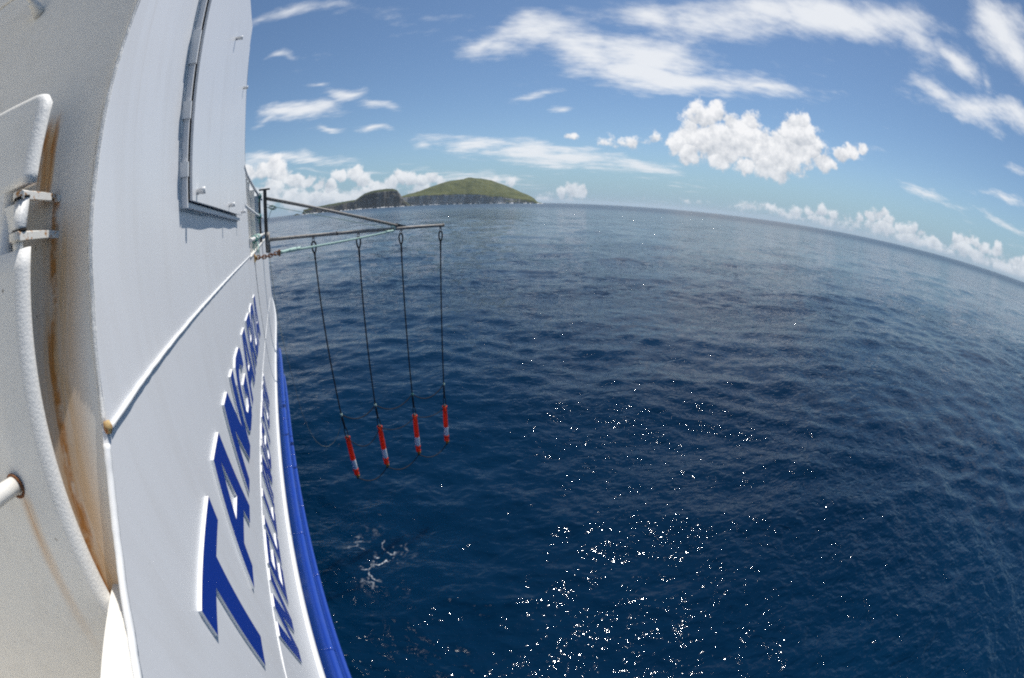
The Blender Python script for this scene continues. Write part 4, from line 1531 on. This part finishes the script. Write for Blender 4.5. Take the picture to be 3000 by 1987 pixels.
ROPES = [  # range, then (azimuth, slope) of eye, upper link, tube top, tube foot
    (8.60, (3.631, -.058), (4.719, -.483), (5.039, -.547), (5.361, -.664)),
    (8.91, (9.505, -.058), (9.791, -.469), (9.994, -.529), (10.186, -.643)),
    (9.32, (15.004, -.056), (15.216, -.450), (15.278, -.508), (15.248, -.615)),
    (9.75, (20.139, -.055), (19.744, -.429), (19.686, -.488), (19.621, -.589))]
NTH = ['nearest the ship', 'second out from the ship', 'third out from the ship', 'at the outer tip of the boom']
links, tops, feet = [], [], []
for i, (rho, a0, a1, a2, a3) in enumerate(ROPES):
    eye, lk, tp_, ft = AT(*a0, rho), AT(*a1, rho), AT(*a2, rho), AT(*a3, rho)
    links.append(lk); tops.append(tp_); feet.append(ft)
    # lug under the pole
    pc = pole0 + ax * ((eye - pole0).dot(ax))
    mb = MB()
    mb.box(pc + Vector((0, 0, -.055)), (.05, .012, .045))
    bpart(mb, 'eye_lug', M['steel'], POLE)
    top = Vector((eye.x, eye.y, pc.z - .075))
    dn = (lk - top).normalized()
    rp = empty('hanging_rope', tuple(lk), 'black hanging rope with thimble eye, ' + NTH[i], 'rope', 'black ropes hanging from the boom')

    def rpart(mb, name, mat):
        return mb.build(name, mat, rp, rp)
    # shackle
    mb = MB()
    sh = [top + Vector((.022 * math.cos(a), 0, -.03 + .038 * math.sin(a))) for a in np.linspace(0, 2 * math.pi, 14, endpoint=False)]
    mb.tube(sh, .008, 6, closed=True)
    rpart(mb, 'shackle', M['galv'])
    # thimble eye: drop-shaped loop
    t0 = top + dn * .055
    side = Vector((1, 0.2, 0)).normalized()
    lp = []
    for q in range(26):
        s = q / 26 * 2 * math.pi
        w = .046 * math.sin(s) * (0.55 + 0.45 * math.cos(s / 2.0) ** 2 if s < math.pi else 0.55 + 0.45 * math.cos((2 * math.pi - s) / 2.0) ** 2)
        lp.append(t0 + dn * (.11 - .11 * math.cos(s)) + side * w * 1.15)
    mb = MB()
    mb.tube(lp, .0165, 8, closed=True)
    rpart(mb, 'thimble_eye', M['black'])
    # splice below the eye and the rope itself
    s0 = t0 + dn * .20
    mb = MB()
    pts = [s0 + dn * (.36 * t) for t in np.linspace(0, 1, 14)]
    mb.tube(pts, [.021 + .005 * random.uniform(-1, 1) - .008 * t for t in np.linspace(0, 1, 14)], 8)
    for q in range(4):
        b0 = s0 + dn * random.uniform(.1, .4)
        mb.tube([b0, b0 + Vector((random.uniform(-.05, .05), random.uniform(-.03, .03), random.uniform(-.05, .0)))], [.005, .002], 5)
    rpart(mb, 'splice', M['black'])
    mb = MB()
    s1 = tp_ + Vector((0, 0, .30))
    path = [s0 + dn * .2, s0.lerp(lk, .35), s0.lerp(lk, .7), lk]
    mb.strand(path, .0155, .11, 5)
    rpart(mb, 'rope', M['black'])
    mb = MB()
    dd = (tp_ - lk)
    pts = [lk + dd * t for t in (0, .15, .4, .62)]
    mb.tube(pts, [.013, .021, .024, .017], 8)
    l0 = lk + dd * .55
    loop = [l0 + dd * (.26 - .26 * math.cos(s)) + side * .032 * math.sin(s) for s in np.linspace(0, 2 * math.pi, 18, endpoint=False)]
    mb.tube(loop, .010, 7, closed=True)
    rpart(mb, 'lower_eye', M['black'])
    # teal seizing where the upper link is tied on
    mb = MB()
    for q in range(3):
        cc_ = lk + Vector((0, 0, -.02 + .018 * q))
        mb.tube([cc_ + Vector((.022 * math.cos(a), .022 * math.sin(a), .004 * math.cos(2 * a))) for a in np.linspace(0, 2 * math.pi, 10, endpoint=False)], .006, 5, closed=True)
    mb.tube([lk, lk + Vector((-.05, -.02, .02))], [.006, .003], 5)
    rpart(mb, 'seizing', M['green'] if i != 2 else M['teal'])

    # orange marker tube
    tb = empty('marker_tube', tuple(ft), 'orange plastic marker tube with a white reflective band, ' + NTH[i], 'marker tube', 'orange tubes hanging over the water')

    def tpart(mb, name, mat, parent=None):
        return mb.build(name, mat, parent or tb, tb)
    axis = ft - tp_
    L = axis.length
    u = axis.normalized()
    at_ = lambda t: tp_ + u * (L * t)
    mb = MB()
    mb.tube([at_(t) for t in (0, .005, .03, .035, .05, .30, .585)], [.050, .061, .062, .056, .0525, .0545, .0570], 18, cap=False)
    BODY = tpart(mb, 'upper_body', M['orange'])
    mb = MB()
    mb.tube([at_(t) for t in (.585, .59, .82, .825)], [.0575, .0582, .0588, .058], 18)
    tpart(mb, 'reflective_band', M['reflect'])
    mb = MB()
    mb.tube([at_(t) for t in (.82, .835, .84, .865, .875, .95, .96, .985, 1.0)], [.059, .060, .066, .066, .0585, .056, .061, .060, .042], 18, cap=False)
    tpart(mb, 'lower_body', M['orange'])
    mb = MB()
    mb.tube([at_(-.03), at_(.012)], [.030, .044], 10)
    tpart(mb, 'plug', M['darksteel'])
    mb = MB()
    mb.tube([at_(t) for t in (.985, 1.02, 1.05, 1.075)], [.030, .034, .026, .030], 8)
    mb.box(at_(1.04) + Vector((.03, -.01, 0)), (.05, .03, .035))
    tpart(mb, 'strap', M['yellow'])
    mb = MB()
    mb.tube([at_(1.06), at_(1.09), at_(1.12)], [.018, .026, .014], 8)
    tpart(mb, 'knot', M['black'])
    for q in range(2):
        an = 1.2 + 2.4 * q
        mb = MB()
        c_ = tp_ + Vector((.045 * math.cos(an), .045 * math.sin(an), -.012))
        mb.tube([c_ - Vector((0, 0, .01)), c_ + Vector((0, 0, .016))], .012, 8)
        tpart(mb, 'rope_hole', M['void'], BODY)


def link_rope(name, pts, label, r=.0115):
    mb = MB()
    mb.strand(pts, r, .07, 5)
    o = mb.build(name, M['greyrope'])
    # origin at the middle of the rope
    tag(o, label, 'rope', 'ropes linking the hanging curtain')
    return o


p = []
for a, b, d in ((links[0], links[1], .20), (links[1], links[2], .22), (links[2], links[3], .22)):
    p += sag(a, b, d)
link_rope('link_rope', p, 'dark slack rope tied across the four hanging ropes above the tubes')
p = []
off = Vector((0, -.03, -.01))
for a, b, d in ((tops[0], tops[1], .34), (tops[1], tops[2], .18), (tops[2], tops[3], .13)):
    p += sag(a + off, b + off, d)
link_rope('link_rope', p, 'dark slack rope strung between the tops of the orange tubes', .0095)
p = []
off = [((f - t).normalized() * .085) for f, t in zip(feet, tops)]
for i, d in ((0, .22), (1, .23), (2, .22)):
    p += sag(feet[i] + off[i], feet[i + 1] + off[i + 1], d)
link_rope('link_rope', p, 'dark slack rope joining the feet of the orange tubes', .0115)

# ------------------------------------------------------------------ chain and lines
c0 = P(WX + 0.012, 6.00, -0.505)
c1 = j + Vector((-.10, -.05, -.055))
dirc = (c1 - c0).normalized()
mb = MB()
CH = empty('rusty_chain', tuple(c0), 'short rusty chain shackled to a plate on the ship side', 'chain')
up_ = Vector((0, 0, 1))
sd_ = dirc.cross(up_).normalized()
nl = 7
pit = .062
for k in range(nl):
    c_ = c0 + dirc * (.055 + pit * k) - Vector((0, 0, .012 * math.sin(math.pi * k / (nl - 1))))
    w_ = sd_ if k % 2 else up_
    lp = []
    for s in np.linspace(0, 2 * math.pi, 16, endpoint=False):
        cx, cy = math.cos(s), math.sin(s)
        lp.append(c_ + dirc * (.026 * (1 if cx > 0 else -1) * min(1, abs(cx) * 1.5) + .016 * cx) + w_ * (.024 * cy))
    mb = MB()
    mb.tube(lp, .0085, 6, closed=True)
    mb.build('chain_link', M['rust'], CH, CH)
mb = MB()
mb.box(c0 + Vector((-.006, 0, 0)), (.012, .16, .10))
mb.tube([c0 + Vector((0, 0, .03)), c0 + Vector((.03, 0.0, .0)), c0 + Vector((0, 0, -.03))], .011, 7)
mb.build('anchor_plate', M['rustlight'], CH, CH)
ce = c0 + dirc * (.055 + pit * nl)
mb = MB()
sh = [ce + dirc * (.03 * math.cos(a)) + up_ * (.032 * math.sin(a)) for a in np.linspace(0, 2 * math.pi, 14, endpoint=False)]
mb.tube(sh, .011, 7, closed=True)
mb.tube([ce + up_ * .045 + dirc * .01, ce - up_ * .05 + dirc * .01], .012, 8)
mb.build('shackle', M['rust'], CH, CH)

mb = MB()
ra = ce + dirc * .04
mb.strand(sag(ra, c1, .03, 20), .019, .10, 6)
ro = mb.build('tension_rope', M['green'])
tag(ro, 'pale green laid rope stretched from the rusty chain to the boom', 'rope')
mb = MB()
for s in np.linspace(.02, .40, 26):
    q = ra + dirc * s
    mb.tube([q, q + Vector((random.uniform(-.03, .03), random.uniform(-.03, .03), random.uniform(-.03, .035))) + dirc * .05], [.012, .004], 5)
mb.tube([ra + dirc * t for t in np.linspace(-.02, .42, 12)], [.026 + .007 * random.uniform(-1, 1) for _ in range(12)], 8)
mb.build('rope_splice', M['green'], ro)
mb = MB()
mb.tube([c1 - dirc * t for t in np.linspace(.30, -.02, 8)], [.024 + .006 * random.uniform(-1, 1) for _ in range(8)], 8)
mb.tube([c1 + Vector((.05 * math.cos(a) * .9, .01, .045 + .055 * math.sin(a))) for a in np.linspace(0, 2 * math.pi, 14, endpoint=False)], .014, 7, closed=True)
mb.build('end_hitch', M['green'], ro)

# thin cord from the post to the boom, with a bow of loose ends
k0 = P(-0.33, 8.40, 0.30)
kn = AT(-1.168, .0215, 8.45)
k1 = AT(12.8, -.047, 9.15)
mb = MB()
mb.tube(sag(kn, k1, .01, 12), .0055, 5)
mb.tube([k0 + Vector((0, 0, -.05)), kn], .0050, 5)
mb.tube([k0 + Vector((0, 0, -.10)), k0.lerp(kn, .5) + Vector((0, 0, -.10)), kn], .0050, 5)
mb.tube(bez(kn, kn + Vector((-.10, 0, -.04)), P(-0.31, 8.40, -.04), 10), .0050, 5)
for q in range(3):
    cc_ = kn + Vector((-.03 - .02 * q, 0, .0))
    mb.tube([cc_ + Vector((.055 * math.cos(a), .01 * q, .030 * math.sin(a) + .012 * q - .015)) for a in np.linspace(0, 2 * math.pi, 12, endpoint=False)], .007, 5, closed=True)
tc_ = mb.build('thin_cord', M['thin'])
tag(tc_, 'thin green cord with a knot running from the post to the boom', 'cord')

# slack string from the hull down to the first rope
pts = [AT(a, t, r_) for a, t, r_ in ((-2.29, -.063, 8.45), (-2.15, -.14, 8.45), (-2.06, -.194, 8.45), (-1.89, -.246, 8.45), (-1.32, -.352, 8.45), (-.88, -.460, 8.5), (-.35, -.510, 8.5), (.25, -.543, 8.5), (1.0, -.560, 8.5), (1.85, -.566, 8.55), (2.9, -.557, 8.55), (3.7, -.538, 8.58), (4.3, -.515, 8.58), (4.719, -.483, 8.60))]
mb = MB()
mb.tube(pts, .0052, 5)
so = mb.build('slack_string', M['string'])
tag(so, 'thin slack string looping from the hull to the innermost hanging rope', 'string')


def lashing(label, c_, axis, r, turns, width, mat, tail):
    mb = MB()
    e1_ = axis.cross(Vector((0, 0, 1))).normalized()
    e2_ = axis.cross(e1_)
    pts_ = []
    for q in range(turns * 10):
        a = 2 * math.pi * q / 10
        pts_.append(c_ + axis * (width * (q / (turns * 10) - .5) + random.uniform(-.006, .006)) + (e1_ * math.cos(a) + e2_ * math.sin(a)) * (r + random.uniform(0, .006)))
    mb.tube(pts_, .009, 5)
    for t in tail:
        mb.tube([c_ - Vector((0, 0, r)), c_ + Vector(t) * .5 + Vector((random.uniform(-.03, .03), 0, 0)), c_ + Vector(t)], .006, 5)
    o = mb.build('rope_lashing', mat)
    tag(o, label, 'lashing', 'rope lashings on the rail')


yv = Vector((0, 1, -.02)).normalized()
lashing('teal twine wound round the lowest rail', P(WX + .012, 6.75, -.262), yv, .036, 9, .55, M['green'], [(0.0, -.3, -.26), (.0, .1, -.24), (.02, -.1, -.3)])
lashing('dark teal twine hanging below the lowest rail', P(WX + .004, 6.15, -.262), yv, .036, 5, .3, M['teal'], [(-.01, .2, -.22), (.0, .1, -.2), (.01, .3, -.2)])
lashing('teal twine wound round the middle rail by the post', P(WX - .01, 7.95, .047), yv, .030, 6, .35, M['teal'], [(0, -.2, -.12), (0, .1, -.10)])
lashing('teal twine wound round the top rail by the post', P(WX - .01, 8.2, .408), yv, .030, 6, .4, M['teal'], [(0.05, .1, .05), (0, -.3, -.12)])

# ------------------------------------------------------------------ the air between here and the island
def build_haze():
    m = bpy.data.materials.new('sea_haze')
    m.use_nodes = True
    T = NT(m.node_tree)
    T.n.clear()
    out = T.node('ShaderNodeOutputMaterial')
    v = T.node('ShaderNodeVolumePrincipled')
    v.inputs['Color'].default_value = (0.80, 0.90, 1.0, 1)
    v.inputs['Density'].default_value = 0.000028
    v.inputs['Anisotropy'].default_value = 0.25
    T.l.new(v.outputs[0], out.inputs['Volume'])
    mb = MB()
    mb.box((0, 0, 118), (61000, 61000, 258))
    o = mb.build('haze', m)
    tag(o, 'thin pale sea haze in front of the far island', None, None, 'stuff')


build_haze()
